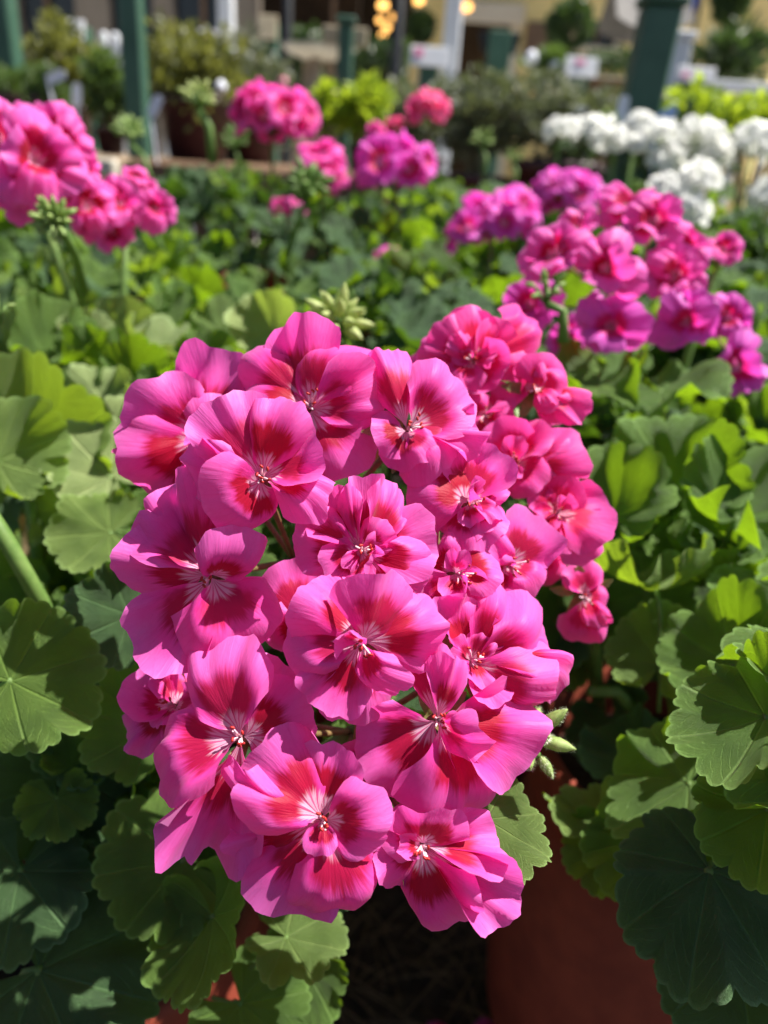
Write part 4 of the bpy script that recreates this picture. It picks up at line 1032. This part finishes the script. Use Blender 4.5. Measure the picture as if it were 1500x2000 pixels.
MB().box((a.x, 6.3, b.z), (b.x, 6.95, a.z), .01).build('rim', M['pale_stone'], sl); MB().box((a.x + .05, 6.35, 0), (b.x - .05, 6.9, b.z - .002), .01).build('box', M['brown_wood'], sl)
# stone basin on slanted legs
bb = empty('birdbath', (pxY(625, 95, 4.6).x, 4.6, 0), 'pale basin on slanted wooden legs left of the middle green post', 'birdbath'); c = pxY(622, 92, 4.6)
mb = MB(); mb.lathe((c.x, 4.6, c.z), [(.001, -.06), (.08, -.06), (.16, -.03), (.2, 0), (.185, 0), (.1, -.03), (.001, -.04)], 24); mb.build('basin', M['pale_stone'], bb, smooth=True)
for q in (0.4, 2.5, 4.6):
    mb = MB(); mb.tube([(c.x + .06 * math.cos(q), 4.6 + .06 * math.sin(q), c.z - .06), (c.x + .26 * math.cos(q), 4.6 + .26 * math.sin(q), 0)], .03, 8); mb.build('leg', M['wood'], bb, smooth=True)
# topiary tree, palm, figures
def topiary(label, u, v, ru, Y, seed, zb=0):
    c = pxY(u, v, Y); r = ru / FPX * Y; root = empty('topiary_tree', (c.x, Y, zb), label, 'topiary', 'potted topiaries')
    rr = np.random.default_rng(seed); n = 1100; k = rr.normal(size=(n, 3)); k /= np.linalg.norm(k, axis=1)[:, None]; P = k * r * rr.uniform(.6, 1.05, n)[:, None] + np.array(c)
    t = rr.normal(size=(n, 3)) + k; t /= np.linalg.norm(t, axis=1)[:, None]; sd = np.cross(t, rr.normal(size=(n, 3))); sd /= np.linalg.norm(sd, axis=1)[:, None]; ls = .05
    V = np.stack([P, P + t * ls * .5 - sd * ls * .3, P + t * ls, P + t * ls * .5 + sd * ls * .3], 1).reshape(-1, 3)
    obj('crown', mesh('crown', V - np.array(W[root]), np.arange(4 * n).reshape(-1, 4), smooth=False, mats=[M['shrub_dark']]), root, W[root])
    mb = MB(); mb.tube([(c.x, Y, zb + .3), (c.x + .01, Y, c.z)], [.02, .015], 8); mb.build('trunk', M['wood'], root, smooth=True)
    mb = MB(); mb.lathe((c.x, Y, zb), [(.001, 0), (.12, 0), (.17, .32), (.19, .33), (.19, .38), (.16, .38), (.001, .34)], 24); mb.build('pot', M['plum_pot'], root, smooth=True)
topiary('ball topiary before the yellow wall', 1115, 48, 34, 5.8, 1)
topiary('ball topiary inside the bright doorway', 822, 52, 20, 7.2, 2)
topiary('hanging dark green ball at the top right', 1428, 2, 26, 5.6, 3)
shrub('garden_shrub', 'round shrub before the yellow wall with pale blossoms', 'shrub', 1040, 100, 1125, 165, 4.6, 'shrub_mid', 1300, .05, 31, None, 0, dots=('tag_white', 6, .035))
shrub('garden_shrub', 'dark spiky palm like shrub before the yellow wall at right', 'shrub', 1385, 60, 1470, 170, 4.9, 'shrub_dark', 900, .12, 32, None, 0, narrow=.25)
# plant tags
for i, (u, v, Y, m, rz) in enumerate([(302, 208, 2.0, 'tag_white', .5), (150, 185, 2.15, 'tag_white', .1), (1216, 214, 1.8, 'tag_white', 0), (1298, 228, 1.75, 'tag_blue', .9), (108, 150, 2.1, 'tag_white', 1.2)]):
    c = pxY(u, v, Y); root = empty('plant_tag', (c.x, Y, c.z - .12), ['slanting white plant tag right of the narrow green post', 'white plant tag in the pot of the yellow green shrub', 'oval white plant tag left of the thick green post',
                                'slanting blue plant tag beside the thick green post', 'white plant tag lying in the needled bush'][i], 'plant tag', 'plant tags')
    A = Matrix.Rotation(rz, 3, 'Y')
    V = [c + A @ (Vector(q) * .75) for q in ((-.014, 0, -.03), (.014, 0, -.03), (.016, -.002, .0), (.014, 0, .03), (0, 0, .037), (-.014, 0, .03), (-.016, -.002, 0))]
    V2 = [v_ + Vector((0, .0015, 0)) for v_ in V]
    mb = MB(); mb.add(V + V2, [(0, 1, 2, 3, 4, 5, 6), tuple(range(13, 6, -1))] + [(i_, (i_ + 1) % 7, (i_ + 1) % 7 + 7, i_ + 7) for i_ in range(7)]); mb.build('card', M[m], root)
    mb = MB(); mb.tube([c + A @ Vector((0, .001, -.022)), Vector((c.x, Y, c.z - .12))], .003, 6); mb.build('stake', M[m], root)

# ---- the yellow shop and its neighbour
YB = 7.6
shop = empty('yellow_building', (pxY(1050, 50, YB).x, YB, 0), 'yellow plastered shop with dark doorway and lit lamps', 'building')
def wall_rect(u0, u1, z0, z1, mat='yellow_plaster', y0=YB, y1=YB + .25, name='wall', par=shop, bev=0):
    x0, x1 = pxY(u0, 60, y0).x, pxY(u1, 60, y0).x
    return MB().box((x0, y0, z0), (x1, y1, z1), bev).build(name, M[mat], par)
DZ = pxY(960, 22, YB).z; WZ = pxY(1160, 92, YB).z
wall_rect(805, 880, 0, DZ); wall_rect(1018, 1128, 0, DZ); wall_rect(1128, 1222, 0, WZ); wall_rect(1222, 2300, 0, DZ)
wall_rect(805, 2300, DZ + .001, 5.5)
wall_rect(880, 898, 0, DZ, 'cream_trim', YB - .05, YB + .1, 'door_frame', bev=.01); wall_rect(1000, 1017.5, 0, DZ, 'cream_trim', YB - .05, YB + .1, 'door_frame', bev=.01)
wall_rect(876, 1022, DZ - .10, DZ + .05, 'cream_trim', YB - .09, YB - .052, 'door_lintel', bev=.01)
wall_rect(1124, 1136, WZ, DZ, 'cream_trim', YB - .05, YB - .005, 'window_frame', bev=.01); wall_rect(1205, 1215, WZ, DZ, 'cream_trim', YB - .05, YB - .005, 'window_frame', bev=.01)
wall_rect(1120, 1226, WZ - .06, WZ, 'cream_trim', YB - .09, YB - .052, 'window_sill', bev=.01)
wall_rect(1166, 1172, WZ + .002, DZ, 'brown_wood', YB + .05, YB + .09, 'mullion'); 
wall_rect(1128, 1222, WZ + .002, DZ, 'glass', YB + .12, YB + .13, 'pane')
wall_rect(1028, 1085, pxY(0, 48, YB).z, pxY(0, -30, YB).z, 'brown_wood', YB - .03, YB - .004, 'wall_panel', bev=.01)
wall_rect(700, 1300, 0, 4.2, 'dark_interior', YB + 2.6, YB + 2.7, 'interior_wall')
left = empty('dark_shop', (pxY(350, 50, YB).x, YB, 0), 'shaded taupe shopfront behind the left shrubs', 'building')
for u0, u1 in ((-900, 40), (150, 215), (300, 340), (455, 500)): wall_rect(u0, u1, 0, 2.6, 'taupe_wall', YB, YB + .25, 'wall', left)
wall_rect(-900, 800, 2.601, 5.5, 'taupe_wall', YB, YB + .25, 'fascia', left)
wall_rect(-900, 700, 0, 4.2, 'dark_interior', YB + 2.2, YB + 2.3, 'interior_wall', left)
for u0, u1 in ((40, 150), (215, 300), (340, 455), (500, 800)):
    wall_rect(u0 + 1, u1 - 1, 0, .75, 'brown_wood', YB + .06, YB + .16, 'stall_riser', left, .01)
    if u1 < 600: wall_rect(u0 + 1, u1 - 1, .752, 2.6, 'glass', YB + .1, YB + .11, 'pane', left)
    wall_rect((u0 + u1) / 2 - 4, (u0 + u1) / 2 + 4, .752, 2.6, 'brown_wood', YB + .04, YB + .095, 'mullion', left)
# door inside the opening: dark green sign board back
db = empty('green_notice_board', (pxY(975, 90, 5.0).x, 5.0, 0), 'dark green notice board standing in the doorway', 'notice board')
a = pxY(936, 60, 5.0); b = pxY(1016, 108, 5.0)
mb = MB(); mb.add([(a.x + .03, 5, b.z), (b.x - .03, 5, b.z), (b.x, 5, a.z), (a.x, 5, a.z), (a.x + .03, 5.03, b.z), (b.x - .03, 5.03, b.z), (b.x, 5.03, a.z), (a.x, 5.03, a.z)],
                  [(0, 1, 2, 3), (7, 6, 5, 4), (0, 4, 5, 1), (1, 5, 6, 2), (2, 6, 7, 3), (3, 7, 4, 0)]); mb.build('panel', M['iron'], db)
a = pxY(957, 60, 4.95); b = pxY(990, 150, 4.95); MB().box((a.x, 4.9, 0), (b.x, 4.98, a.z), .006).build('post', M['green_paint'], db)
# hanging lamps, lit
for i, (u, v, Y) in enumerate([(748, 11, 6.6), (818, 1, 6.9), (911, 14, 6.4), (742, 40, 8.6), (768, 34, 8.6), (756, 54, 8.4), (748, 68, 8.5)]):
    c = pxY(u, v, Y); root = empty('hanging_lamp', c, ['lit hanging lamp left of the dark iron post', 'lit hanging lamp at the top edge over the doorway', 'lit hanging lamp beside the white column',
        'topmost amber lamp inside the shop', 'amber lamp nearest the iron post inside the shop', 'lower amber lamp inside the shop', 'lowest amber lamp inside the shop'][i], 'lamp', 'lit hanging lamps')
    r = .040 if i < 3 else .034
    mb = MB(); mb.lathe(c, [(.001, -r * .75), (r * .6, -r * .6), (r, -r * .1), (r * .9, r * .4), (r * .4, r * .75), (.001, r * .8)], 16); mb.build('bulb', M['lamp_glow'], root, smooth=True)
    mb = MB(); mb.lathe(c, [(r * .45, r * .76), (r * 1.1, r * .8), (r * .4, r * 1.3), (.001, r * 1.32)], 16); mb.tube([c + Vector((0, 0, r * 1.3)), c + Vector((0, 0, 1.1))], .006, 6); mb.build('cap', M['iron'], root, smooth=True)
# ring ornament on slender yellow pillar at right
rg = empty('ring_ornament', (pxY(1482, 95, 5.2).x, 5.2, 0), 'green ring ornament on a slender yellow pedestal at the right edge', 'ornament'); c = pxY(1483, 97, 5.2); rr_ = .075
mb = MB(); mb.lathe((c.x, 5.2, 0), [(.001, 0), (.3, 0), (.28, .3), (.2, .7), (.14, c.z - .5), (.10, c.z - .2), (.13, c.z - .12), (.001, c.z - .1)], 20); mb.build('pedestal', M['yellow_plaster'], rg, smooth=True)
mb = MB(); mb.tube([(c.x + rr_ * math.cos(q), 5.2, c.z + rr_ * math.sin(q)) for q in np.linspace(0, 2 * math.pi, 25)], .02, 8); mb.build('ring', M['shrub_mid'], rg, smooth=True)
